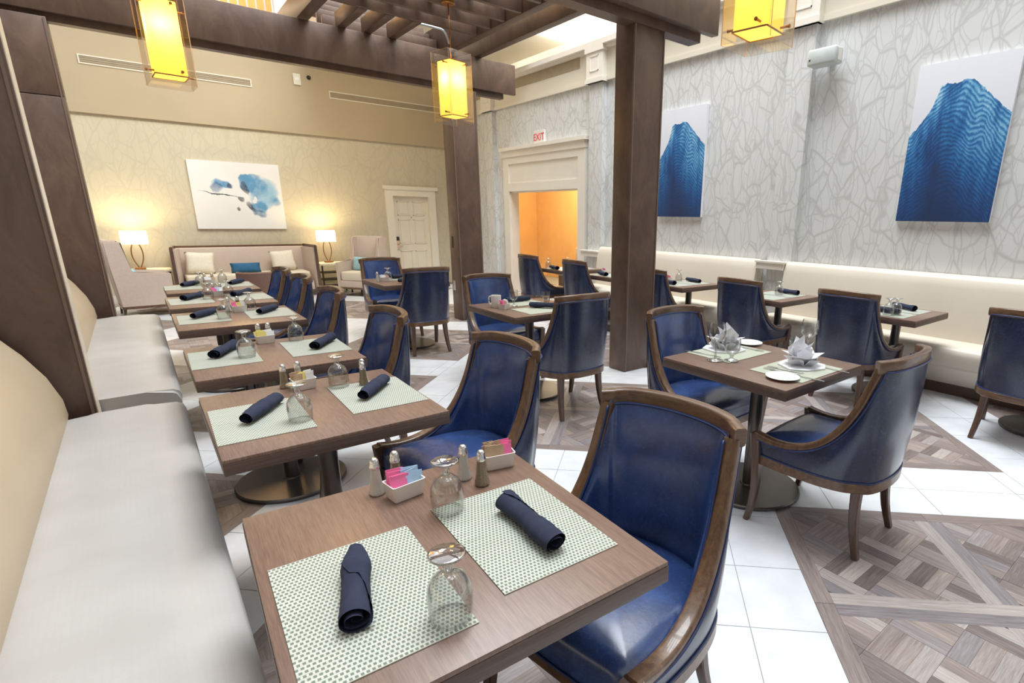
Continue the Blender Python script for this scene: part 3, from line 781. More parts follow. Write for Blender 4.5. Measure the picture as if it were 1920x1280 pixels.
# ================================================================== LEFT BENCH
def bench_profile_back(zs=0.47):
    # (x, z) from the seat junction up; thick convex back
    return [(-0.42, 0.40), (-0.40, 0.48), (-0.405, 0.56), (-0.44, 0.68), (-0.50, 0.80), (-0.58, 0.92), (-0.66, 0.985), (-0.74, 0.99), (-0.80, 0.96)]
def extr_y(bm, prof, y0, y1, n=1, rnd=0.0):
    P = prof; rows = []
    ys = [y0+(y1-y0)*i/n for i in range(n+1)]
    for y in ys: rows.append([bm.verts.new((x, y, z)) for x, z in P])
    m = len(P)
    for a, b in zip(rows, rows[1:]):
        for k in range(m): bm.faces.new((a[k], a[(k+1) % m], b[(k+1) % m], b[k]))
    bm.faces.new(rows[0][::-1]); bm.faces.new(rows[-1])
def left_bench(label, y0, y1):
    t_ = thing('banquette', label, 'bench', (0, y0, 0), 0)
    L = y1-y0
    seat = [(0.055, 0.385), (0.062, 0.42), (0.052, 0.448), (0.025, 0.463), (-0.10, 0.470), (-0.30, 0.466), (-0.44, 0.455), (-0.46, 0.40), (-0.46, 0.32), (0.045, 0.32)]
    bm = bmesh.new(); extr_y(bm, seat, 0, L, 1)
    es = [e for e in bm.edges if (abs(e.verts[0].co.y-e.verts[1].co.y) < 1e-6)]
    es = [e for e in es if all(v.co.z > 0.40 for v in e.verts)]
    bmesh.ops.bevel(bm, geom=es, offset=0.018, segments=3, affect='EDGES')
    finish(bm, 'seat', 'seat_vinyl', t_, True, 60)
    back = bench_profile_back() + [(-0.84, 0.9), (-0.84, 0.40)]
    bm = bmesh.new(); extr_y(bm, back, 0.0, L, 1); finish(bm, 'backrest', 'back_vinyl', t_, True, 60)
    bm = bmesh.new(); extr_y(bm, [(0.05, 0.10), (0.05, 0.318), (-0.84, 0.318), (-0.84, 0.10)], 0.004, L-0.004); finish(bm, 'front_panel', 'back_vinyl', t_)
    bm = bmesh.new(); extr_y(bm, [(0.02, 0.0), (0.02, 0.10), (-0.84, 0.10), (-0.84, 0.0)], 0.01, L-0.01); finish(bm, 'kickboard', 'kick', t_)
    bm = bmesh.new(); sweep(bm, [(-0.408, 0.01, 0.472), (-0.408, L-0.01, 0.472)], circ(0.006, 6)); finish(bm, 'seam', 'kick', t_)
    return t_
left_bench('nearest cream banquette bench at left, seat running past the camera', 0.15, 3.63)
left_bench('farther cream banquette bench at left, beyond the wide post', 3.88, 6.98)

# RIGHT BENCH (faces -x)
def right_bench(label, y0, y1, ends=True):
    t_ = thing('banquette', label, 'bench', (0, y0, 0), 0)
    L = y1-y0
    seat = [(5.105, 0.33), (5.095, 0.40), (5.10, 0.44), (5.13, 0.462), (5.30, 0.472), (5.48, 0.462), (5.50, 0.40), (5.50, 0.30), (5.12, 0.30)]
    bm = bmesh.new(); extr_y(bm, seat, 0, L); finish(bm, 'seat', 'bench_vinyl', t_, True, 60)
    back = [(5.47, 0.42), (5.462, 0.50), (5.465, 0.62), (5.48, 0.78), (5.50, 0.92), (5.52, 0.99), (5.545, 1.022), (5.58, 1.03), (5.64, 1.028), (5.64, 0.30), (5.50, 0.30)]
    bm = bmesh.new(); extr_y(bm, back, 0, L); finish(bm, 'backrest', 'bench_vinyl', t_, True, 60)
    bm = bmesh.new(); extr_y(bm, [(5.125, 0.28), (5.125, 0.30), (5.64, 0.30), (5.64, 0.10), (5.32, 0.10)], 0.004, L-0.004); finish(bm, 'front_panel', 'bench_vinyl', t_)
    bm = bmesh.new(); extr_y(bm, [(5.335, 0.0), (5.335, 0.10), (5.64, 0.10), (5.64, 0.0)], 0.004, L-0.004); finish(bm, 'kickboard', 'kick', t_)
    return t_
right_bench('long ivory banquette along the right wall under the near mountain painting', -0.5, 3.33)
right_bench('ivory banquette along the right wall beyond the pilaster block', 3.70, 6.60)
t_ = thing('alcove_bench', 'tan upholstered bench inside the ochre alcove', 'bench', (6.9, 8.4, 0))
bm = bmesh.new(); box(bm, -0.3, -0.9, 0.30, 0.3, 0.9, 0.46, 0.03); finish(bm, 'seat', 'back_vinyl', t_, True, 50)
bm = bmesh.new(); box(bm, 0.22, -0.9, 0.44, 0.36, 0.9, 0.85, 0.03); finish(bm, 'backrest', 'back_vinyl', t_, True, 50)
bm = bmesh.new(); box(bm, -0.24, -0.86, 0.0, 0.34, 0.86, 0.30); finish(bm, 'base', 'kick', t_)

# ================================================================== CHAIR
def build_chair(label):
    root = thing('dining_chair', label, 'chair')
    side = [(0.270, 0.262, 0.470), (0.272, 0.17, 0.456), (0.270, 0.08, 0.462), (0.263, -0.01, 0.494), (0.252, -0.085, 0.555), (0.242, -0.142, 0.635), (0.233, -0.183, 0.725), (0.227, -0.210, 0.810), (0.2235, -0.228, 0.870), (0.222, -0.238, 0.912)]
    SR = cat(side, 4)                      # right side, front to top
    SL = [Vector((-p.x, p.y, p.z)) for p in SR]
    nt = 16
    top = [Vector((0.222*cos(pi*k/nt), -0.238-0.070*sin(pi*k/nt), 0.912+0.014*sin(pi*k/nt))) for k in range(nt+1)]
    # base curve of the shell, matched to the rim curve
    bs = cat([(0.258, 0.245, 0.372), (0.268, 0.13, 0.372), (0.270, 0.02, 0.372), (0.262, -0.08, 0.372), (0.238, -0.165, 0.372), (0.195, -0.222, 0.372)], 8)
    def samp(L, s):
        x = s*(len(L)-1); i = min(int(x), len(L)-2); return L[i].lerp(L[i+1], x-i)
    nS = len(SR)-1
    baseR = [samp(bs, (i/nS)) for i in range(nS+1)]
    bt = [Vector((0.195*cos(pi*k/nt), -0.222-0.055*sin(pi*k/nt), 0.372)) for k in range(nt+1)]
    rim = SR + top[1:-1] + SL[::-1]
    base = baseR + bt[1:-1] + [Vector((-p.x, p.y, p.z)) for p in baseR[::-1]]
    cen = Vector((0, 0.05, 0))
    def outn(p):
        d = Vector((p.x, p.y-0.05, 0)); return d.normalized() if d.length > 1e-6 else Vector((0, -1, 0))
    # outer shell
    rows = []
    for t_ in [i/8 for i in range(9)]:
        r = []
        for p, b in zip(rim, base):
            q = b.lerp(p, t_)
            q = q + outn(q)*(0.012 + 0.012*sin(pi*t_)*min(1, (p.z-0.45)*4+0.1))
            if t_ == 1: q.z -= 0.012
            r.append(q)
        rows.append(r)
    bm = bmesh.new(); grid(bm, rows); shell = finish(bm, 'back_panel', 'leather_back', root, True)
    # inner upholstery
    rows = []
    for t_ in [i/10 for i in range(11)]:
        r = []
        for p, b in zip(rim, base):
            b2 = Vector((b.x, b.y, 0.43)); q = b2.lerp(p, t_)
            q = q - outn(q)*(0.014 + (0.030*(1-t_)**0.7+0.018*sin(pi*t_))*min(1, max(0.0, (p.z-0.46)*5)))
            if t_ == 1: q.z -= 0.010
            r.append(q)
        rows.append(r)
    bm = bmesh.new(); grid(bm, rows); inner = finish(bm, 'inner_back', 'leather', root, True)
    # piping
    bm = bmesh.new()
    pr = [p + outn(p)*0.021 - Vector((0, 0, 0.026)) if p.z > 0.899 else p + outn(p)*0.024 + Vector((0, -0.006, -0.012)) for p in rim]
    sweep(bm, pr, circ(0.0042, 6), lambda i: outn(rim[i]))
    sweep(bm, [b + outn(b)*0.014 for b in base], circ(0.0042, 6)); finish(bm, 'piping', 'piping', shell, True)
    bm = bmesh.new()
    pr = [p - outn(p)*0.021 - Vector((0, 0, 0.026)) if p.z > 0.899 else p - outn(p)*0.026 + Vector((0, 0.004, -0.006)) for p in rim[8:-8]]
    sweep(bm, pr, circ(0.0040, 6)); finish(bm, 'piping', 'piping', inner, True)
    # wood rim
    for L in (SR, SL):
        bm = bmesh.new(); sweep(bm, L[:-2], rrect(0.046, 0.034, 0.009), (1, 0, 0)); finish(bm, 'side_rail', 'walnut', root, True, 50)
    bm = bmesh.new()
    tp = [Vector((0.246, -0.228, 0.904))] + [Vector((p.x, p.y, p.z-0.008)) for p in top[1:-1]] + [Vector((-0.246, -0.228, 0.904))]
    sweep(bm, tp, rrect(0.056, 0.036, 0.010), (0, 0, 1)); finish(bm, 'top_rail', 'walnut_x', root, True, 50)
    # seat cushion
    out = [(0.255, 0.258), (0.257, 0.15), (0.256, 0.03), (0.246, -0.07), (0.220, -0.15), (0.172, -0.205), (0.09, -0.232), (0, -0.238)]
    ol = cat([(x, y, 0) for x, y in out], 4)
    ol = [Vector((-p.x, p.y, 0)) for p in ol[:-1]] + ol[::-1]
    fr_ = [Vector((0.255-0.51*k/10, 0.258+0.012*sin(pi*k/10), 0)) for k in range(1, 10)]
    loop = ol + fr_
    cm = Vector((0, 0.02, 0)); bm = bmesh.new(); rings = []
    for s_, z in ((1.0, 0.372), (1.0, 0.43), (0.985, 0.449), (0.94, 0.464), (0.8, 0.476), (0.5, 0.484), (0.2, 0.487)):
        rings.append([bm.verts.new((cm.x+(p.x-cm.x)*s_, cm.y+(p.y-cm.y)*s_, z)) for p in loop])
    n = len(loop)
    for a, b in zip(rings, rings[1:]):
        for i in range(n): bm.faces.new((a[i], a[(i+1) % n], b[(i+1) % n], b[i]))
    bm.faces.new(rings[-1]); bm.faces.new(rings[0][::-1])
    seat = finish(bm, 'seat', 'leather', root, True, 70)
    bm = bmesh.new(); sweep(bm, [Vector((0.256-0.512*k/10, 0.262+0.012*sin(pi*k/10), 0.374)) for k in range(11)], circ(0.004, 6)); finish(bm, 'piping', 'piping', seat, True)
    # apron
    bm = bmesh.new()
    ap = [b + outn(b)*0.004 - Vector((0, 0, 0.026)) for b in base] + [Vector((-0.258+0.516*k/8, 0.250, 0.346)) for k in range(1, 8)]
    sweep(bm, ap, rrect(0.048, 0.028, 0.004, 1), (0, 0, 1), closed=True); finish(bm, 'apron', 'walnut_x', root, True, 40)
    # legs
    for sx in (1, -1):
        bm = bmesh.new(); pts = cat([(sx*0.272, 0.262, 0.478), (sx*0.270, 0.250, 0.36), (sx*0.268, 0.243, 0.22), (sx*0.268, 0.252, 0.10), (sx*0.270, 0.272, 0.0)], 3)
        sc = [1.0-0.38*max(0, (0.36-p.z)/0.36) for p in pts]
        sweep(bm, pts, rrect(0.048, 0.044, 0.006, 1), (1, 0, 0), scale=sc); finish(bm, 'leg', 'walnut_leg', root, True, 40)
        bm = bmesh.new(); pts = cat([(sx*0.178, -0.205, 0.35), (sx*0.182, -0.208, 0.24), (sx*0.190, -0.222, 0.12), (sx*0.202, -0.252, 0.0)], 3)
        sc = [1.0-0.36*max(0, (0.34-p.z)/0.34) for p in pts]
        sweep(bm, pts, rrect(0.048, 0.044, 0.006, 1), (1, 0, 0), scale=sc); finish(bm, 'leg', 'walnut_leg', root, True, 40)
    return root
# position, heading (0 = faces +y, the depth of the room), label
CH = [
 (0.895, 0.985, R_(90+9), 'blue leather chair nearest the camera, at the front bench table', 'blue chairs along the left bench tables'),
 (0.955, 2.065, R_(90+4), 'blue leather chair at the second bench table from the front', 'blue chairs along the left bench tables'),
 (0.80, 3.15, R_(90), 'blue leather chair at the third bench table from the front', 'blue chairs along the left bench tables'),
 (0.78, 4.28, R_(90), 'blue leather chair at the fourth bench table, edge-on', 'blue chairs along the left bench tables'),
 (0.81, 5.36, R_(90), 'blue leather chair at the fifth bench table, edge-on', 'blue chairs along the left bench tables'),
 (0.80, 6.16, R_(90), 'blue leather chair at the farthest bench table, before the brown stool', 'blue chairs along the left bench tables'),
 (2.44, 1.11, R_(3), 'blue leather chair with its back to us at the white-napkin table', 'blue chairs at the middle tables'),
 (2.48, 1.97, R_(180), 'blue leather chair facing us across the white-napkin table', 'blue chairs at the middle tables'),
 (2.42, 3.30, R_(0), 'blue leather chair with its back to us at the mug table', 'blue chairs at the middle tables'),
 (2.47, 4.34, R_(180), 'blue leather chair facing us across the mug table', 'blue chairs at the middle tables'),
 (2.29, 5.80, R_(0), 'blue leather chair with its back to us at the far middle table', 'blue chairs at the middle tables'),
 (2.30, 6.78, R_(180), 'blue leather chair facing us at the far middle table before the door', 'blue chairs at the middle tables'),
 (4.58, 0.80, R_(-90), 'blue leather chair cut by the right edge of the frame', 'blue chairs along the right bench tables'),
 (4.54, 2.01, R_(-90), 'blue leather chair at the right bench table under the near mountain painting', 'blue chairs along the right bench tables'),
 (4.54, 3.06, R_(-90), 'blue leather chair before the pilaster block of the right bench', 'blue chairs along the right bench tables'),
 (4.54, 4.25, R_(-90), 'blue leather chair mostly hidden behind the middle post', 'blue chairs along the right bench tables'),
 (4.54, 5.63, R_(-90), 'blue leather chair left of the middle post, right one of two before the ochre opening', 'blue chairs along the right bench tables'),
 (4.54, 6.73, R_(-90), 'blue leather chair before the ochre opening, left one of two', 'blue chairs along the right bench tables'),
]
c0 = build_chair(CH[0][3]); c0.location = (CH[0][0], CH[0][1], 0); c0.rotation_euler = (0, 0, CH[0][2]); c0['group'] = CH[0][4]
for x, y, a, lab, gr in CH[1:]: dup(c0, (x, y, 0), a, lab, gr)

# ================================================================== TABLES
TZ = 0.745
def build_table(name, label, w, d, group, col=(0, 0)):
    t_ = thing(name, label, 'table', (0, 0, 0), 0, group)
    bm = bmesh.new(); box(bm, -w/2+0.002, -d/2+0.002, TZ-0.012, w/2-0.002, d/2-0.002, TZ, 0.002); finish(bm, 'tabletop', 'laminate', t_, True, 40)
    bm = bmesh.new(); box(bm, -w/2, -d/2, TZ-0.052, w/2, d/2, TZ-0.0115, 0.003); finish(bm, 'edge_band', 'edge', t_, True, 40)
    bm = bmesh.new(); lathe(bm, [(0, 0.02), (0.036, 0.02), (0.036, TZ-0.06), (0, TZ-0.06)], 20, *col); finish(bm, 'column', 'steel', t_, True, 40)
    bm = bmesh.new(); lathe(bm, [(0, 0.001), (0.272, 0.001), (0.28, 0.006), (0.28, 0.016), (0.274, 0.022), (0.05, 0.027), (0.045, 0.034), (0, 0.034)], 40, *col); finish(bm, 'base_disc', 'steel', t_, True, 40)
    bm = bmesh.new(); box(bm, col[0]-0.14, col[1]-0.14, TZ-0.062, col[0]+0.14, col[1]+0.14, TZ-0.052); finish(bm, 'mounting_plate', 'steel', t_)
    return t_
GB, GM, GW = 'square tables along the left bench', 'square tables in the middle of the room', 'tables along the right bench'
tb = build_table('dining_table', 'square brown table nearest the camera beside the left bench', 0.73, 0.75, GB); tb.location = (0.433, 1.065, 0); tb.rotation_euler = (0, 0, R_(-2.5))
for x, y, lab, g in (
 (0.452, 2.232, 'square brown table second from the front along the left bench', GB),
 (0.462, 3.245, 'square brown table third from the front along the left bench', GB),
 (0.473, 4.575, 'square brown table fourth from the front along the left bench', GB),
 (0.474, 5.570, 'square brown table fifth from the front along the left bench', GB),
 (0.500, 6.560, 'square brown table farthest along the left bench, before the sofa', GB),
 (2.455, 1.565, 'square brown table set with white folded napkins', GM),
 (2.415, 3.780, 'square brown table with a white mug, left of the middle post', GM),
 (2.270, 6.130, 'square brown table in the far middle before the panelled door', GM)):
    dup(tb, (x, y, 0), 0, lab, g)
tw = build_table('bench_table', 'brown table at the right bench under the near mountain painting', 0.70, 0.62, GW, (0.12, 0.0)); tw.location = (4.81, 1.845, 0)
for y, lab in ((0.70, 'brown table at the right bench, mostly outside the frame'), (3.00, 'brown table at the right bench before the pilaster block'), (4.21, 'brown table at the right bench just right of the middle post'),
               (5.33, 'brown table at the right bench just left of the middle post'), (6.36, 'brown table at the right bench before the ochre opening')):
    dup(tw, (4.81, y, 0), 0, lab, GW)

# ================================================================== TABLEWARE
def mesh_thing(o, label, category, loc, rz=0, group=None):
    o.location = loc; o.rotation_euler = (0, 0, rz); return tag(o, label, category, group)
# placemat (0.40 along y, 0.29 along x)
def mat_mesh(name, mat):
    bm = bmesh.new(); uv = bm.loops.layers.uv.new('UVMap')
    w, d, h = 0.29, 0.40, 0.0022
    box(bm, -w/2, -d/2, 0, w/2, d/2, h)
    for f in bm.faces:
        for l in f.loops: l[uv].uv = (l.vert.co.x+0.5, l.vert.co.y+0.5)
    return finish(bm, name, mat)
mat0 = mat_mesh('placemat', 'mat'); first_mat = [True]
sage0 = None
def place_mat(x, y, rz, label, group, sage=False):
    global sage0
    if sage:
        if sage0 is None: sage0 = o = mat_mesh('placemat', 'mat_sage')
        else: o = sage0.copy(); C.objects.link(o)
    else:
        o = mat0 if first_mat[0] else mat0.copy()
        if not first_mat[0]: C.objects.link(o)
        first_mat[0] = False
    mesh_thing(o, label, 'placemat', (x, y, TZ+0.0005), rz, group)
MZ = TZ+0.0035
# rolled napkin along local y, length about 0.23
def napkin_mesh(seed, pointed=False, L=0.235):
    rnd = random.Random(seed); bm = bmesh.new(); rows = []
    n, turns = 26, 60
    for i in range(n+1):
        t_ = i/n; y = (t_-0.5)*L
        R0 = 0.0225 + 0.0018*sin(t_*7+seed) + 0.001*rnd.uniform(-1, 1)
        if pointed and t_ > 0.72: R0 *= 1-0.55*(t_-0.72)/0.28
        flap = 2*pi*(0.55*t_) + (0.5 if t_ > 0.5 else 0)
        r = []
        a1 = 2*pi*2.6 + flap
        for k in range(turns+1):
            a = a1*k/turns
            rad = 0.004 + (R0-0.004)*min(1.0, a/(2*pi*1.9)) + 0.0022*max(0, (a-2*pi*1.9)/(2*pi))
            rr = rad*(1+0.03*sin(3*a+t_*5+seed))
            r.append(Vector((rr*1.18*cos(a+seed), y + (0.006*sin(a*0.5+seed) if 0 < i < n else 0.004*sin(a*0.7)), 0.024+rr*0.92*sin(a+seed))))
        rows.append(r)
    mn = min(p.z for r in rows for p in r)
    for r in rows:
        for p in r: p.z -= mn
    grid(bm, rows)
    return finish(bm, 'rolled_napkin', 'navy', None, True, 60)
# tail flap napkin variants
naps = [napkin_mesh(0.4), napkin_mesh(2.1, True), napkin_mesh(4.4)]
nap_used = [False, False, False]
def place_napkin(p, q, v, label, group, z=MZ, flat=1.0):
    x, y = (p[0]+q[0])/2, (p[1]+q[1])/2; a = math.atan2(q[1]-p[1], q[0]-p[0])-pi/2
    o = naps[v] if not nap_used[v] else naps[v].copy()
    if nap_used[v]: C.objects.link(o)
    nap_used[v] = True
    mesh_thing(o, label, 'napkin', (x, y, z), a, group)
# goblet, upside down
GOB = [(0.0385, 0.0), (0.0405, 0.02), (0.0415, 0.045), (0.039, 0.068), (0.031, 0.085), (0.018, 0.096), (0.011, 0.101), (0.0095, 0.107), (0.0105, 0.112), (0.0095, 0.118), (0.012, 0.124), (0.024, 0.129), (0.0335, 0.133), (0.0345, 0.1355), (0.030, 0.1375), (0.0, 0.1365)]
def goblet_thing(label, loc, group):
    t_ = thing('water_goblet', label, 'glass', loc, 0, group)
    bm = bmesh.new(); lathe(bm, [(0.0365, 0.0005), (0.0385, 0.0)] + GOB[1:7], 28); lathe(bm, [(0.0365, 0.0005), (0.0385, 0.02), (0.0395, 0.045), (0.037, 0.067), (0.029, 0.083), (0.014, 0.092), (0, 0.094)], 28); finish(bm, 'bowl', 'glass', t_, True)
    bm = bmesh.new(); lathe(bm, [(0, 0.095)]+GOB[6:10], 20); finish(bm, 'stem', 'glass_solid', t_, True)
    bm = bmesh.new(); lathe(bm, GOB[9:], 28); finish(bm, 'foot', 'glass_solid', t_, True)
    return t_
gob0 = [None]
def place_goblet(x, y, label, group, z=TZ+0.0005):
    if gob0[0] is None: gob0[0] = goblet_thing(label, (x, y, z), group)
    else: dup(gob0[0], (x, y, z), random.random()*6, label, group)
# shakers
def shaker_thing(fill, label, loc, group):
    t_ = thing('salt_shaker' if fill == 'salt' else 'pepper_shaker', label, 'shaker', loc, 0, group)
    k = 10
    bm = bmesh.new(); lathe(bm, [(0, 0), (0.019, 0), (0.0205, 0.004), (0.019, 0.012), (0.0155, 0.03), (0.0125, 0.062), (0.0115, 0.074), (0.0, 0.074)], k); finish(bm, 'fill', fill, t_)
    bm = bmesh.new(); lathe(bm, [(0.0208, 0.0), (0.0218, 0.004), (0.0202, 0.012), (0.0165, 0.03), (0.0135, 0.062), (0.0125, 0.075)], k); finish(bm, 'body', 'glass', t_)
    bm = bmesh.new(); lathe(bm, [(0.0125, 0.073), (0.0135, 0.075), (0.0135, 0.082), (0.0115, 0.086), (0.012, 0.092), (0.0105, 0.099), (0.006, 0.104), (0, 0.1055)], 16); finish(bm, 'cap', 'chrome', t_, True, 50)
    return t_
sh0 = {}
def place_shaker(x, y, fill, label, group, z=TZ+0.0005):
    if fill not in sh0: sh0[fill] = shaker_thing(fill, label, (x, y, z), group)
    else: dup(sh0[fill], (x, y, z), random.random()*6, label, group)
# sugar caddy
def caddy_thing(label, loc, rz, group, cols):
    t_ = thing('sugar_caddy', label, 'caddy', loc, rz, group)
    bm = bmesh.new()
    rr = lambda w, d, z: [bm.verts.new((x, y, z)) for x, y in rrect(w, d, 0.006, 3)]
    rings = [rr(0.080, 0.052, 0.0), rr(0.083, 0.055, 0.004), rr(0.091, 0.063, 0.044), rr(0.093, 0.065, 0.046), rr(0.087, 0.059, 0.046), rr(0.076, 0.048, 0.008)]
    for a, b in zip(rings, rings[1:]):
        n = len(a)
        for i in range(n): bm.faces.new((a[i], a[(i+1) % n], b[(i+1) % n], b[i]))
    bm.faces.new(rings[0][::-1]); bm.faces.new(rings[-1]); finish(bm, 'dish', 'china', t_, True, 40)
    n = len(cols); w = 0.076/n
    for i, m_ in enumerate(cols):
        for j in range(5):
            bm = bmesh.new(); box(bm, -min(0.024, w*0.62), -0.0012, 0, min(0.024, w*0.62), 0.0012, 0.052)
            bmesh.ops.rotate(bm, verts=bm.verts[:], cent=(0, 0, 0), matrix=Matrix.Rotation(R_(random.uniform(-16, -4)), 3, 'X') @ Matrix.Rotation(R_(random.uniform(-9, 9)), 3, 'Y'))
            bmesh.ops.translate(bm, verts=bm.verts[:], vec=(-0.038+w*(i+0.5)+random.uniform(-0.003, 0.003), -0.016+j*0.006, 0.012+random.uniform(0, 0.008)+j*0.0015))
            finish(bm, 'sugar_packet', m_, t_)
    return t_
CAD = {}
def place_caddy(x, y, rz, cols, label, group, z=TZ+0.0005):
    key = tuple(cols)
    if key not in CAD: CAD[key] = caddy_thing(label, (x, y, z), rz, group, cols)
    else: dup(CAD[key], (x, y, z), rz, label, group)
ORD = ['front', 'second', 'third', 'fourth', 'fifth', 'farthest']
COL = [['p_pink', 'p_blue'], ['p_tan', 'p_yellow', 'p_white'], ['p_yellow', 'p_white'], ['p_pink', 'p_yellow', 'p_white'], ['p_pink', 'p_blue', 'p_white'], ['p_white', 'p_tan']]
LEFT = [
 dict(c=(0.433, 1.065), mA=(0.232, 0.975), mB=(0.597, 0.998), nA=((0.185, 0.880), (0.257, 1.115)), nB=((0.603, 0.849), (0.612, 1.090)), gA=(0.335, 0.815), gB=(0.495, 1.175), s=[(0.385, 1.375, 'salt'), (0.442, 1.385, 'pepper'), (0.607, 1.310, 'salt'), (0.630, 1.247, 'pepper')], cd=[(0.440, 1.320, 8), (0.725, 1.325, -12)]),
 dict(c=(0.452, 2.232), mA=(0.240, 2.186), mB=(0.665, 2.230), nA=((0.188, 2.140), (0.326, 2.340)), nB=((0.592, 2.165), (0.740, 2.345)), gA=(0.352, 2.089), gB=(0.572, 2.425), s=[(0.386, 2.543, 'pepper'), (0.445, 2.560, 'salt'), (0.662, 2.383, 'pepper'), (0.678, 2.440, 'salt')], cd=[(0.448, 2.490, 5)]),
 dict(c=(0.462, 3.245), mA=(0.250, 3.285), mB=(0.675, 3.285), nA=((0.209, 3.265), (0.315, 3.470)), nB=((0.655, 3.185), (0.780, 3.370)), gA=(0.342, 3.225), gB=(0.625, 3.500), s=[(0.455, 3.595, 'salt'), (0.505, 3.595, 'pepper')], cd=[(0.475, 3.540, 4)]),
 dict(c=(0.473, 4.575), mA=(0.275, 4.615), mB=(0.675, 4.610), nA=((0.214, 4.600), (0.356, 4.790)), nB=((0.604, 4.565), (0.735, 4.745)), gA=(0.385, 4.521), gB=(0.582, 4.810), s=[(0.450, 4.860, 'salt'), (0.515, 4.895, 'pepper')], cd=[(0.512, 4.800, 4)]),
 dict(c=(0.474, 5.570), mA=(0.270, 5.600), mB=(0.690, 5.600), nA=((0.225, 5.610), (0.355, 5.800)), nB=((0.575, 5.660), (0.715, 5.850)), gA=(0.392, 5.620), gB=(0.548, 5.715), s=[(0.455, 5.900, 'salt'), (0.510, 5.905, 'pepper')], cd=[(0.474, 5.820, 4)]),
 dict(c=(0.500, 6.560), mA=(0.280, 6.640), mB=(0.700, 6.650), nA=((0.275, 6.640), (0.410, 6.830)), nB=((0.660, 6.610), (0.790, 6.800)), gA=(0.425, 6.700), gB=(0.630, 6.890), s=[(0.480, 6.900, 'salt'), (0.545, 6.905, 'pepper')], cd=[(0.515, 6.830, 4)]),
]
for i, d_ in enumerate(LEFT):
    w_ = ORD[i] + ' bench table'
    rz = R_(-2.5) if i == 0 else R_(random.uniform(-1.5, 1.5))
    place_mat(d_['mA'][0], d_['mA'][1], rz, 'woven pale placemat at the bench side of the ' + w_, 'woven placemats')
    place_mat(d_['mB'][0], d_['mB'][1], rz, 'woven pale placemat at the chair side of the ' + w_, 'woven placemats')
    place_napkin(d_['nA'][0], d_['nA'][1], 1 if i == 0 else (0, 2)[i % 2], 'rolled navy napkin at the bench side of the ' + w_, 'rolled navy napkins')
    place_napkin(d_['nB'][0], d_['nB'][1], (0, 2)[i % 2], 'rolled navy napkin at the chair side of the ' + w_, 'rolled navy napkins')
    place_goblet(*d_['gA'], 'upturned clear goblet at the bench side of the ' + w_, 'upturned goblets', TZ+0.003)
    place_goblet(*d_['gB'], 'upturned clear goblet at the chair side of the ' + w_, 'upturned goblets', TZ+0.003)
    for k, (x, y, f) in enumerate(d_['s']):
        pos = '' if len(d_['s']) == 2 else (', left pair' if k < 2 else ', right pair')
        place_shaker(x, y, f, 'glass %s shaker on the %s%s' % (f, w_, pos), 'salt and pepper shakers')
    for k, (x, y, a) in enumerate(d_['cd']):
        if k == 1: place_caddy(x, y, R_(a), ['p_tan', 'p_tan', 'p_pink'], 'white sugar caddy with tan packets on the ' + w_, 'sugar caddies')
        else: place_caddy(x, y, R_(a), COL[i], 'white sugar caddy %son the %s' % ('with pink packets ' if i in (0,) else '', w_), 'sugar caddies')

# ---- white-napkin table
def fan_napkin():
    bm = bmesh.new()
    # pleated fan petals standing up
    def petal(ax, ay, h, w, lean, zrot, z0=0.004):
        vs = []
        for u_, v_ in ((-0.5, 0), (0, 0), (0.5, 0), (-0.9, 0.55), (0, 0.6), (0.9, 0.55), (0, 1.0)):
            x = u_*w; z = v_*h; y = -lean*v_*v_ + 0.016*abs(u_)*2
            c_, s_ = cos(zrot), sin(zrot)
            vs.append(bm.verts.new((ax+x*c_-y*s_, ay+x*s_+y*c_, z0+z)))
        for q in ((0, 1, 4, 3), (1, 2, 5, 4)): bm.faces.new([vs[i] for i in q])
        bm.faces.new((vs[3], vs[4], vs[6])); bm.faces.new((vs[4], vs[5], vs[6]))
    petal(0, 0.015, 0.125, 0.052, 0.012, 0.15); petal(0.0, 0.025, 0.110, 0.060, 0.03, pi); petal(0.012, 0.0, 0.10, 0.055, 0.03, 0.7); petal(-0.014, 0.0, 0.09, 0.06, 0.035, -0.8)
    for a, h_, w_ in ((-2.0, 0.060, 0.075), (-1.0, 0.052, 0.085), (0.1, 0.050, 0.09), (1.2, 0.055, 0.085), (2.1, 0.062, 0.07)):
        petal(0.012*sin(a), -0.012*cos(a), h_, w_, 0.075, a)
    # flat skirt
    prism(bm, [(-0.09, -0.055), (-0.03, -0.085), (0.06, -0.075), (0.10, -0.02), (0.07, 0.06), (-0.02, 0.085), (-0.085, 0.04)], 0.0005, 0.005)
    o = finish(bm, 'folded_napkin', 'linen_fold')
    for v_ in o.data.vertices: v_.co = v_.co*1.25
    s_ = o.modifiers.new('thick', 'SOLIDIFY'); s_.thickness = 0.0012; s_.offset = 0
    return o
n1 = fan_napkin(); mesh_thing(n1, 'white fan-folded napkin at the near place of the white-napkin table', 'napkin', (2.530, 1.375, MZ), R_(-25), 'white fan-folded napkins')
n2 = n1.copy(); C.objects.link(n2); mesh_thing(n2, 'white fan-folded napkin at the far place of the white-napkin table', 'napkin', (2.500, 1.840, MZ), R_(150), 'white fan-folded napkins')
place_mat(2.455, 1.355, R_(90), 'sage placemat at the near place of the white-napkin table', 'sage placemats', True)
place_mat(2.475, 1.785, R_(90), 'sage placemat at the far place of the white-napkin table', 'sage placemats', True)
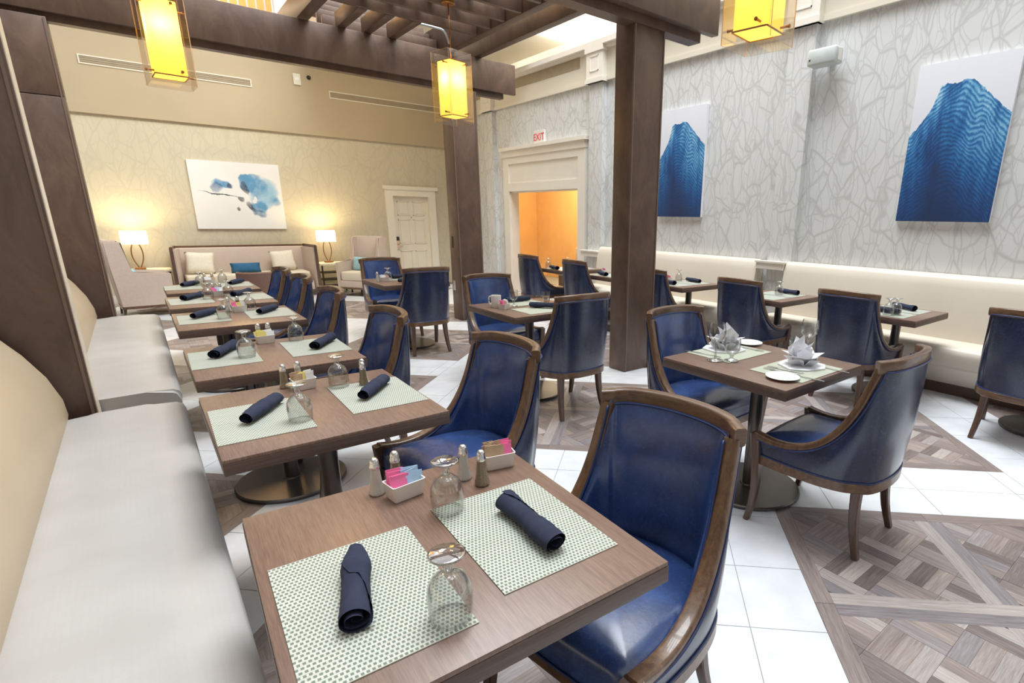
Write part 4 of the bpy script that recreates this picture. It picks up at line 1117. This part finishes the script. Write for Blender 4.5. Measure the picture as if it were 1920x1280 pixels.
def bread_plate(label, loc):
    o_ = bmesh.new(); lathe(o_, [(0, 0.002), (0.040, 0.002), (0.046, 0.0), (0.050, 0.004), (0.078, 0.012), (0.0795, 0.0135), (0.078, 0.0145), (0.050, 0.0075), (0, 0.006)], 36)
    o_ = finish(o_, 'bread_plate', 'china', None, True, 60); return mesh_thing(o_, label, 'plate', loc, 0, 'white bread plates')
bp = bread_plate('white bread plate at the near corner of the white-napkin table', (2.252, 1.310, TZ+0.0005))
b2 = bp.copy(); C.objects.link(b2); mesh_thing(b2, 'white bread plate at the far edge of the white-napkin table', 'plate', (2.745, 1.845, TZ+0.0005), 0, 'white bread plates')
def wine_glass(label, loc):
    t_ = thing('wine_glass', label, 'glass', loc, 0, 'stemmed wine glasses')
    bm = bmesh.new(); lathe(bm, [(0.033, 0.165), (0.037, 0.145), (0.0385, 0.125), (0.035, 0.103), (0.024, 0.088), (0.009, 0.080), (0.0045, 0.074)], 28); lathe(bm, [(0.032, 0.165), (0.036, 0.145), (0.0372, 0.125), (0.0335, 0.104), (0.022, 0.090), (0.0, 0.084)], 28); finish(bm, 'bowl', 'glass', t_, True)
    bm = bmesh.new(); lathe(bm, [(0.0045, 0.075), (0.0038, 0.05), (0.0045, 0.02), (0.008, 0.008)], 16); finish(bm, 'stem', 'glass_solid', t_, True)
    bm = bmesh.new(); lathe(bm, [(0.008, 0.008), (0.02, 0.004), (0.035, 0.002), (0.036, 0.0005), (0.0, 0.0)], 28); finish(bm, 'foot', 'glass_solid', t_, True)
    for ch in t_.children:
        for v_ in ch.data.vertices: v_.co = v_.co*1.22
    return t_
wg = wine_glass('tall wine glass at the far-left place of the white-napkin table', (2.262, 1.720, TZ+0.003))
dup(wg, (2.770, 1.480, TZ+0.003), 0, 'tall wine glass behind the near white fan napkin', 'stemmed wine glasses')
def footed(label, loc):
    t_ = thing('water_glass', label, 'glass', loc, 0, 'footed water glasses')
    bm = bmesh.new(); lathe(bm, [(0.036, 0.108), (0.039, 0.09), (0.0385, 0.065), (0.032, 0.042), (0.018, 0.030), (0.010, 0.026)], 28); lathe(bm, [(0.035, 0.108), (0.0378, 0.09), (0.037, 0.066), (0.030, 0.045), (0.012, 0.034), (0, 0.033)], 28); finish(bm, 'bowl', 'glass', t_, True)
    bm = bmesh.new(); lathe(bm, [(0.010, 0.027), (0.008, 0.016), (0.013, 0.008), (0.030, 0.004), (0.0335, 0.002), (0.033, 0.0), (0, 0.0)], 28); finish(bm, 'foot', 'glass_solid', t_, True)
    for ch in t_.children:
        for v_ in ch.data.vertices: v_.co = v_.co*1.12
    return t_
fg = footed('short footed water glass beside the far-left wine glass', (2.325, 1.662, TZ+0.003))
dup(fg, (2.690, 1.500, TZ+0.003), 0, 'short footed water glass left of the near white fan napkin', 'footed water glasses')
def fork_mesh():
    bm = bmesh.new()
    sweep(bm, cat([(0, -0.09, 0.002), (0, -0.03, 0.003), (0, 0.03, 0.006), (0, 0.045, 0.004)], 4), rrect(0.010, 0.0025, 0.001, 1), (1, 0, 0))
    box(bm, -0.011, 0.042, 0.003, 0.011, 0.058, 0.0055)
    for k in range(4): box(bm, -0.011+k*0.0065, 0.056, 0.003, -0.0085+k*0.0065, 0.095, 0.005)
    return finish(bm, 'fork', 'chrome')
def knife_mesh():
    bm = bmesh.new(); prism(bm, [(-0.005, -0.11), (0.005, -0.11), (0.006, 0.0), (0.009, 0.01), (0.009, 0.09), (0.0, 0.115), (-0.004, 0.10), (-0.004, 0.0)], 0.0005, 0.003); return finish(bm, 'knife', 'chrome')
fk = fork_mesh(); mesh_thing(fk, 'dinner fork nearest the plate at the near place setting', 'fork', (2.350, 1.372, MZ), R_(12), 'forks on the white-napkin table')
f2 = fk.copy(); C.objects.link(f2); mesh_thing(f2, 'salad fork beside the dinner fork at the near place setting', 'fork', (2.385, 1.375, MZ), R_(12), 'forks on the white-napkin table')
f3 = fk.copy(); C.objects.link(f3); mesh_thing(f3, 'fork at the far place setting beside the bread plate', 'fork', (2.630, 1.765, MZ), R_(185), 'forks on the white-napkin table')
kn = knife_mesh(); mesh_thing(kn, 'knife at the right of the near place setting', 'knife', (2.590, 1.262, MZ), R_(2), 'knives on the white-napkin table')
k2 = kn.copy(); C.objects.link(k2); mesh_thing(k2, 'knife at the left edge of the near sage placemat', 'knife', (2.338, 1.262, MZ), R_(8), 'knives on the white-napkin table')
k3 = kn.copy(); C.objects.link(k3); mesh_thing(k3, 'knife at the left edge of the far sage placemat', 'knife', (2.312, 1.845, MZ), R_(10), 'knives on the white-napkin table')

# ---- mug table
place_mat(2.42, 3.60, R_(90), 'sage placemat at the near place of the mug table', 'sage placemats', True)
place_mat(2.44, 3.99, R_(90), 'sage placemat at the far place of the mug table', 'sage placemats', True)
place_napkin((2.38, 3.735), (2.56, 3.55), 0, 'rolled navy napkin at the near place of the mug table', 'rolled navy napkins')
place_napkin((2.36, 4.06), (2.60, 4.06), 2, 'rolled navy napkin at the far place of the mug table', 'rolled navy napkins')
mug = thing('coffee_mug', 'white coffee mug on the table left of the middle post', 'mug', (2.175, 3.90, TZ+0.0005), R_(-60))
bm = bmesh.new(); lathe(bm, [(0, 0.0), (0.034, 0.0), (0.038, 0.004), (0.040, 0.05), (0.041, 0.10), (0.039, 0.101), (0.037, 0.05), (0.034, 0.008), (0, 0.008)], 28); finish(bm, 'cup', 'china', mug, True, 60)
bm = bmesh.new(); sweep(bm, cat([(-0.038, 0, 0.085), (-0.062, 0, 0.083), (-0.068, 0, 0.05), (-0.058, 0, 0.022), (-0.038, 0, 0.018)], 5), circ(0.006, 8)); finish(bm, 'handle', 'china', mug, True)
place_caddy(2.185, 3.79, R_(30), ['p_pink', 'p_tan', 'p_white'], 'white sugar caddy beside the coffee mug', 'sugar caddies')
def upright_goblet(label, loc):
    t_ = thing('water_goblet', label, 'glass', loc)
    bm = bmesh.new(); lathe(bm, [(0.034, 0.135), (0.037, 0.11), (0.035, 0.08), (0.026, 0.058), (0.010, 0.045)], 24); finish(bm, 'bowl', 'glass', t_, True)
    bm = bmesh.new(); lathe(bm, [(0.010, 0.046), (0.007, 0.03), (0.008, 0.014), (0.014, 0.008)], 16); finish(bm, 'stem', 'glass_solid', t_, True)
    bm = bmesh.new(); lathe(bm, [(0.014, 0.008), (0.032, 0.003), (0.033, 0.0), (0, 0)], 24); finish(bm, 'foot', 'glass_solid', t_, True)
upright_goblet('upright stemmed goblet beside the coffee mug', (2.323, 3.87, TZ+0.003))
tm = thing('tumbler', 'clear tumbler of water at the right of the mug table', 'glass', (2.628, 3.84, TZ+0.003))
bm = bmesh.new(); lathe(bm, [(0, 0), (0.028, 0), (0.030, 0.004), (0.036, 0.10), (0.0345, 0.10), (0.0285, 0.012), (0, 0.012)], 24); finish(bm, 'cup', 'glass', tm, True, 60)
bm = bmesh.new(); lathe(bm, [(0, 0.013), (0.0282, 0.013), (0.0318, 0.058), (0, 0.058)], 24); finish(bm, 'water', 'glass', tm, True, 60)
b3 = bp.copy(); C.objects.link(b3); mesh_thing(b3, 'white bread plate behind the chair at the mug table', 'plate', (2.71, 3.70, TZ+0.0005), 0, 'white bread plates')
# ---- far middle table
place_mat(2.29, 6.33, R_(90), 'woven placemat on the far middle table', 'woven placemats')
place_shaker(1.975, 6.165, 'salt', 'glass salt shaker on the far middle table', 'salt and pepper shakers')
place_caddy(2.045, 6.155, 0, ['p_white', 'p_tan'], 'white sugar caddy on the far middle table', 'sugar caddies')
place_goblet(2.127, 6.265, 'upturned goblet on the far middle table', 'upturned goblets')
place_napkin((2.20, 6.335), (2.40, 6.40), 0, 'rolled navy napkin at the far side of the far middle table', 'rolled navy napkins')
place_napkin((2.12, 5.93), (2.35, 5.95), 2, 'rolled navy napkin at the near side of the far middle table', 'rolled navy napkins')
# ---- right bench tables
WT = [(1.845, 'right bench table under the near painting', [(4.56, 1.785), (4.63, 1.755)], [((5.045, 1.93), (4.955, 1.74)), ((4.69, 1.96), (4.66, 1.76))], [], [(4.683, 2.105), (4.716, 2.075)]),
      (3.00, 'right bench table before the pilaster block', [(4.885, 2.988)], [((5.04, 3.08), (5.02, 2.86))], [], []),
      (4.21, 'right bench table just right of the middle post', [(4.93, 4.38)], [((4.62, 4.35), (4.58, 4.13)), ((5.02, 4.32), (4.98, 4.10))], [(4.84, 4.46)], []),
      (5.33, 'right bench table just left of the middle post', [(5.0, 5.56)], [((4.60, 5.48), (4.54, 5.27))], [(4.764, 5.57)], []),
      (6.36, 'right bench table before the ochre opening', [(4.56, 6.60), (4.95, 6.62)], [((4.54, 6.50), (4.50, 6.28))], [], [])]
for y, nm, gs, ns, cs, ss in WT:
    place_mat(4.645, y, 0, 'placemat, chair side, ' + nm, 'woven placemats')
    place_mat(4.955, y, 0, 'placemat, wall side, ' + nm, 'woven placemats')
    for k, g in enumerate(gs): place_goblet(*g, ('%supturned goblet on the %s' % (('left ' if k == 0 else 'right ') if len(gs) > 1 else '', nm)), 'upturned goblets', TZ+0.003)
    for k, (p, q) in enumerate(ns): place_napkin(p, q, (0, 2)[k % 2], 'rolled napkin, %s side, %s' % (('wall' if (p[0] > 4.8) else 'chair'), nm), 'rolled navy napkins')
    for g in cs: place_caddy(g[0], g[1], R_(60), ['p_pink', 'p_blue'], 'white sugar caddy on the ' + nm, 'sugar caddies')
    for k, g in enumerate(ss): place_shaker(g[0], g[1], ('salt', 'pepper')[k], 'glass %s shaker on the %s' % (('salt', 'pepper')[k], nm), 'salt and pepper shakers')

# ================================================================== LANTERNS
def lantern(label, loc, rz, rod):
    t_ = thing('pendant_lantern', label, 'lamp', loc, rz, 'hanging amber glass lanterns')
    s, h = 0.098, 0.50
    bm = bmesh.new(); prof = [(s-0.012, s), (-(s-0.012), s)]
    box(bm, -s, -s, 0.06, s, s, 0.06+h, 0.008); finish(bm, 'shade', 'amber', t_)
    for k in range(4):
        bm = bmesh.new(); box(bm, -0.135, -0.002, 0.0, 0.135, 0.002, 0.64)
        for f in bm.faces:
            if abs(f.normal.y) < 0.5: f.material_index = 1
        bm.normal_update()
        for f in bm.faces: f.material_index = 0 if abs(f.normal.y) > 0.5 else 1
        bmesh.ops.translate(bm, verts=bm.verts[:], vec=(0.0, 0.140, 0)); bmesh.ops.rotate(bm, verts=bm.verts[:], cent=(0, 0, 0), matrix=Matrix.Rotation(k*pi/2, 3, 'Z'))
        finish(bm, 'glass_pane', ['pane', 'pane_edge'], t_)
    for k in range(4):
        for z in (0.085, 0.53):
            bm = bmesh.new(); sweep(bm, [(-0.06, 0.094, z), (-0.06, 0.146, z)], circ(0.006, 8)); sweep(bm, [(-0.06, 0.143, z), (-0.06, 0.150, z)], circ(0.010, 8))
            bmesh.ops.rotate(bm, verts=bm.verts[:], cent=(0, 0, 0), matrix=Matrix.Rotation(k*pi/2, 3, 'Z')); finish(bm, 'standoff', 'brass', t_, True, 40)
    bm = bmesh.new()
    for z in (0.062, 0.56):
        for k in range(4):
            a = [(-s, s+0.003, z), (s, s+0.003, z)]
            q = [Matrix.Rotation(k*pi/2, 3, 'Z') @ Vector(p) for p in a]; sweep(bm, q, rrect(0.008, 0.006, 0.001, 1))
    finish(bm, 'frame', 'brass', t_)
    bm = bmesh.new(); sweep(bm, [(0, 0, 0.55), (0, 0, rod-0.03)], circ(0.006, 8)); finish(bm, 'rod', 'brass', t_, True)
    bm = bmesh.new(); lathe(bm, [(0, rod-0.03), (0.055, rod-0.03), (0.062, rod-0.024), (0.062, rod), (0, rod)], 24); finish(bm, 'canopy', 'brass', t_, True, 40)
    for dx in (-0.035, 0.035):
        point('lantern_bulb', (dx, dx*0.3, 0.40), 2.0, (1.0, 0.80, 0.42), 0.03, t_)
    return t_
LZ = 2.37
lantern('amber glass lantern hanging at upper left', (0.41, 5.56, LZ), R_(3), 1.09)
lantern('amber glass lantern hanging at the top centre before the back corner', (2.70, 5.56, LZ), R_(13), 1.09)
lantern('amber glass lantern cut by the top edge beside the middle post', (2.74, 1.97, LZ), R_(8), 1.09)

# ================================================================== LOUNGE
def armchair(label, loc, rz, wing=True):
    t_ = thing('wing_armchair', label, 'armchair', loc, rz, 'taupe wing armchairs')
    # faces +y; width 0.62, depth 0.62
    bm = bmesh.new(); box(bm, -0.22, -0.24, 0.28, 0.22, 0.30, 0.44, 0.03); finish(bm, 'seat_cushion', 'lounge_seat', t_, True, 50)
    bm = bmesh.new(); box(bm, -0.28, -0.28, 0.15, 0.28, 0.29, 0.28, 0.01); finish(bm, 'seat_box', 'lounge', t_, True, 50)
    bm = bmesh.new(); prof = [(-0.30, 0.16), (-0.20, 0.16), (-0.22, 0.60), (-0.26, 1.03), (-0.28, 1.06), (-0.36, 1.06), (-0.38, 1.03)]
    V = [[bm.verts.new((x, y, z)) for y, z in prof] for x in (-0.30, 0.30)]
    for k in range(len(prof)): bm.faces.new((V[0][k], V[0][(k+1) % len(prof)], V[1][(k+1) % len(prof)], V[1][k]))
    bm.faces.new(V[0][::-1]); bm.faces.new(V[1])
    bmesh.ops.bevel(bm, geom=bm.edges[:], offset=0.012, segments=2, affect='EDGES'); finish(bm, 'backrest', 'lounge', t_, True, 50)
    for sx in (-1, 1):
        a = sx*0.24; b = sx*0.31; x0, x1 = min(a, b), max(a, b)
        poly = [(-0.30, 0.15), (0.30, 0.15), (0.31, 0.60), (-0.12, 0.62), (-0.17, 1.04), (-0.36, 1.05), (-0.33, 0.7)] if wing else [(-0.30, 0.15), (0.30, 0.15), (0.31, 0.60), (-0.25, 0.62)]
        bm = bmesh.new(); A = [bm.verts.new((x0, y, z)) for y, z in poly]; B_ = [bm.verts.new((x1, y, z)) for y, z in poly]
        n = len(poly); bm.faces.new(A[::-1]); bm.faces.new(B_)
        for k in range(n): bm.faces.new((A[k], A[(k+1) % n], B_[(k+1) % n], B_[k]))
        bmesh.ops.bevel(bm, geom=bm.edges[:], offset=0.012, segments=2, affect='EDGES'); finish(bm, 'wing_side', 'lounge', t_, True, 50)
        for sy in (-0.27, 0.26):
            bm = bmesh.new(); sweep(bm, [(sx*0.26, sy, 0.15), (sx*0.27, sy*1.06, 0.0)], rrect(0.04, 0.04, 0.006, 1), (1, 0, 0), scale=[1, 0.6]); finish(bm, 'leg', 'walnut_leg', t_)
    bm = bmesh.new(); box(bm, -0.305, -0.30, 0.125, 0.305, 0.30, 0.152); finish(bm, 'base_rail', 'walnut_x', t_)
    return t_
def pillow_thing(label, loc, rot, w, h, t0, mat, group=None):
    bm = bmesh.new(); rows = []; n = 10
    for side in (1, -1):
        R = []
        for i in range(n+1):
            r = []
            for j in range(n+1):
                u_, v_ = i/n*2-1, j/n*2-1
                e = (1-u_**4)*(1-v_**4); pin = 1-0.06*(1-abs(u_))*abs(v_)-0.0
                r.append(Vector((u_*w/2*(1-0.05*(1-abs(v_))*abs(u_)), side*t0/2*e**0.6, v_*h/2*(1-0.05*(1-abs(u_))*abs(v_)))))
            R.append(r)
        grid(bm, R)
    bmesh.ops.remove_doubles(bm, verts=bm.verts[:], dist=0.0005)
    o = finish(bm, 'throw_pillow', mat, None, True); o.location = loc; o.rotation_euler = rot
    return tag(o, label, 'pillow', group)
armchair('taupe wing armchair in profile at the back left, beside a lamp', (-0.02, 10.25, 0), R_(-85))
armchair('taupe wing armchair at the back right, between lamp and door', (3.14, 10.66, 0), R_(125))
pillow_thing('pale blue pillow on the left wing armchair', (-0.12, 10.28, 0.55), (R_(15), 0, R_(-80)), 0.34, 0.24, 0.12, 'pale_teal')
pillow_thing('pale blue pillow on the right wing armchair', (3.15, 10.70, 0.56), (R_(15), 0, R_(120)), 0.34, 0.26, 0.12, 'pale_teal')
# sofa
so = thing('sofa', 'long taupe sofa with a dark wood outline under the flower painting', 'sofa', (1.43, 11.22, 0))
bm = bmesh.new(); box(bm, -0.90, -0.30, 0.28, 0.90, 0.20, 0.45, 0.03); finish(bm, 'seat_cushion', 'lounge_seat', so, True, 50)
bm = bmesh.new(); box(bm, -0.95, -0.28, 0.12, 0.95, 0.28, 0.28, 0.01); finish(bm, 'seat_box', 'lounge', so, True, 50)
bm = bmesh.new(); box(bm, -0.95, 0.20, 0.25, 0.95, 0.30, 0.87, 0.02); finish(bm, 'backrest', 'lounge', so, True, 50)
for sx in (-1, 1):
    bm = bmesh.new(); P_ = [(sx*0.95, 0.26), (sx*0.90, 0.22), (sx*0.99, -0.30), (sx*1.04, -0.29)]
    prism(bm, P_ if sx < 0 else P_, 0.14, 0.86); finish(bm, 'side_panel', 'lounge', so)
    bm = bmesh.new(); sweep(bm, [(sx*0.965, 0.27, 0.885), (sx*1.03, -0.30, 0.885)], rrect(0.05, 0.035, 0.004, 1), (0, 0, 1))
    finish(bm, 'arm_cap', 'walnut_x', so)
    bm = bmesh.new(); sweep(bm, [(sx*1.03, -0.31, 0.90), (sx*1.035, -0.315, 0.0)], rrect(0.045, 0.04, 0.004, 1), (1, 0, 0)); finish(bm, 'leg', 'walnut_leg', so)
    bm = bmesh.new(); sweep(bm, [(sx*0.93, 0.25, 0.2), (sx*0.95, 0.28, 0.0)], rrect(0.04, 0.04, 0.004, 1), (1, 0, 0)); finish(bm, 'leg', 'walnut_leg', so)
bm = bmesh.new(); box(bm, -0.98, 0.24, 0.87, 0.98, 0.31, 0.90); finish(bm, 'top_rail', 'walnut_x', so)
pillow_thing('square cream pillow at the left end of the sofa', (0.76, 11.24, 0.63), (R_(-16), R_(3), R_(-8)), 0.40, 0.36, 0.15, 'pillow', 'cream sofa pillows')
pillow_thing('square cream pillow at the right end of the sofa', (1.98, 11.24, 0.63), (R_(-16), R_(-3), R_(8)), 0.40, 0.36, 0.15, 'pillow', 'cream sofa pillows')
pillow_thing('flat teal lumbar pillow in the middle of the sofa', (1.38, 11.14, 0.535), (R_(-20), 0, 0), 0.44, 0.17, 0.12, 'teal')
# stool
st = thing('barrel_stool', 'mauve-brown low tub seat before the sofa, behind the bench tables', 'stool', (1.20, 8.75, 0), R_(10))
bm = bmesh.new(); lathe(bm, [(0, 0.10), (0.19, 0.10), (0.215, 0.14), (0.23, 0.40), (0.21, 0.43), (0, 0.45)], 24); finish(bm, 'seat', 'stool', st, True, 50)
bm = bmesh.new(); rows = []
for k in range(17):
    a = pi*(0.9+1.2*k/16); ca, sa = cos(a), sin(a)
    rows.append([(0.20*ca, 0.20*sa, 0.40), (0.205*ca, 0.205*sa, 0.66), (0.22*ca, 0.22*sa, 0.685), (0.245*ca, 0.245*sa, 0.67), (0.25*ca, 0.25*sa, 0.40)])
grid(bm, rows); finish(bm, 'curved_back', 'stool', st, True, 50)
for k in range(4):
    a = pi/4+k*pi/2; bm = bmesh.new(); sweep(bm, [(0.15*cos(a), 0.15*sin(a), 0.11), (0.17*cos(a), 0.17*sin(a), 0.0)], circ(0.016, 8), (1, 0, 0)); finish(bm, 'leg', 'walnut_leg', st)
# side tables and table lamps
def side_table(label, x, y):
    t_ = thing('side_table', label, 'table', (x, y, 0), 0, 'stone-topped side tables')
    bm = bmesh.new(); box(bm, -0.27, -0.22, 0.53, 0.27, 0.22, 0.565, 0.004); finish(bm, 'top', 'stone', t_)
    for sx in (-1, 1):
        for sy in (-1, 1):
            bm = bmesh.new(); box(bm, sx*0.24-0.012, sy*0.19-0.012, 0, sx*0.24+0.012, sy*0.19+0.012, 0.53); finish(bm, 'leg', 'iron', t_)
    for z in (0.12, 0.25, 0.38):
        bm = bmesh.new(); box(bm, -0.24, -0.19, z, 0.24, 0.19, z+0.012); finish(bm, 'shelf', 'iron', t_)
    return t_
s1 = side_table('stone-topped side table left of the sofa', 0.10, 11.22)
dup(s1, (2.80, 11.22, 0), 0, 'stone-topped iron side table right of the sofa', 'stone-topped side tables')
def table_lamp(label, x, y):
    t_ = thing('table_lamp', label, 'lamp', (x, y, 0.566), 0, 'lit table lamps')
    bm = bmesh.new(); n = 28
    A = [bm.verts.new((0.165*cos(2*pi*i/n), 0.10*sin(2*pi*i/n), 0.385)) for i in range(n)]; B_ = [bm.verts.new((0.160*cos(2*pi*i/n), 0.095*sin(2*pi*i/n), 0.585)) for i in range(n)]
    for i in range(n): bm.faces.new((A[i], A[(i+1) % n], B_[(i+1) % n], B_[i]))
    finish(bm, 'lamp_shade', 'lit_linen', t_, True)
    for sx in (-1, 1):
        bm = bmesh.new(); sweep(bm, cat([(sx*0.012, 0, 0.025), (sx*0.05, 0, 0.12), (sx*0.068, 0, 0.22), (sx*0.06, 0, 0.32), (sx*0.03, 0, 0.41)], 5), circ(0.008, 8), (0, 1, 0)); finish(bm, 'stem', 'brass', t_, True)
    bm = bmesh.new(); box(bm, -0.07, -0.05, 0.0, 0.07, 0.05, 0.025, 0.003); finish(bm, 'base', 'brass', t_)
    bm = bmesh.new(); lathe(bm, [(0, 0.42), (0.015, 0.42), (0.03, 0.47), (0.022, 0.51), (0, 0.52)], 12); finish(bm, 'bulb', 'lit_linen', t_, True)
    point('table_lamp_bulb', (0, 0.0, 0.54), 24, (1.0, 0.78, 0.42), 0.05, t_)
    return t_
table_lamp('lit table lamp with oval shade left of the sofa', -0.01, 11.25)
table_lamp('lit table lamp with oval shade right of the sofa', 2.74, 11.25)

# ================================================================== WALL FITTINGS
ex = thing('exit_sign', 'white exit sign with red letters above the ochre opening', 'sign', (XR, 8.36, 2.78), R_(-90))
bm = bmesh.new(); box(bm, -0.16, -0.04, -0.11, 0.16, 0, 0.11, 0.004); finish(bm, 'housing', 'plate_w', ex)
fc = bpy.data.curves.new('exit_text', 'FONT'); fc.body = 'EXIT'; fc.size = 0.16; fc.extrude = 0.002; fc.align_x = 'CENTER'; fc.align_y = 'CENTER'
fo = bpy.data.objects.new('lettering', fc); C.objects.link(fo); fo.parent = ex; fo.location = (0, -0.042, 0); fo.rotation_euler = (R_(90), 0, 0); fc.materials.append(MAT['red'])
bpy.context.view_layer.update()
me_ = bpy.data.meshes.new_from_object(fo.evaluated_get(bpy.context.evaluated_depsgraph_get()))
bpy.data.objects.remove(fo)
fo = bpy.data.objects.new('lettering', me_); C.objects.link(fo); fo.parent = ex; fo.location = (0, -0.042, 0); fo.rotation_euler = (R_(90), 0, 0)
sp = thing('wall_speaker', 'pale grey loudspeaker on a bracket beside the near pilaster', 'speaker', (XR, 3.15, 3.02), R_(-90))
bm = bmesh.new(); box(bm, -0.13, -0.24, -0.075, 0.17, -0.09, 0.075, 0.02); finish(bm, 'cabinet', 'speaker', sp, True, 50)
bm = bmesh.new(); sweep(bm, [(0.02, -0.1, 0.0), (0.02, -0.0, 0.0)], circ(0.02, 10), (1, 0, 0)); lathe(bm, [(0, 0), (0.045, 0), (0.045, 0.01), (0, 0.01)], 16, 0.02, -0.01, -0.005); finish(bm, 'bracket', 'speaker', sp, True, 40)
bm = bmesh.new(); box(bm, 0.172, -0.2, -0.05, 0.176, -0.13, 0.05); finish(bm, 'grille', 'plate_w', sp)
bm = bmesh.new(); box(bm, -0.105, -0.243, -0.03, -0.09, -0.239, -0.015); finish(bm, 'badge', 'iron', sp)
sw = thing('outlet_cover', 'white outlet cover low on the right wall by the back corner', 'outlet', (XR, 10.05, 0.62), R_(-90))
bm = bmesh.new(); box(bm, -0.04, -0.008, -0.06, 0.04, 0, 0.06, 0.002); finish(bm, 'cover', 'plate_w', sw)
bm = bmesh.new(); box(bm, -0.015, -0.012, -0.03, 0.015, -0.008, 0.03); finish(bm, 'socket', 'trim', sw)
# added warm fill over the lounge zone, without any fixture
area('lounge_warm_fill', (2.2, 9.6, 4.24), (2.2, 10.2, 0), 4.5, 0.8, 45, (1.0, 0.84, 0.58))
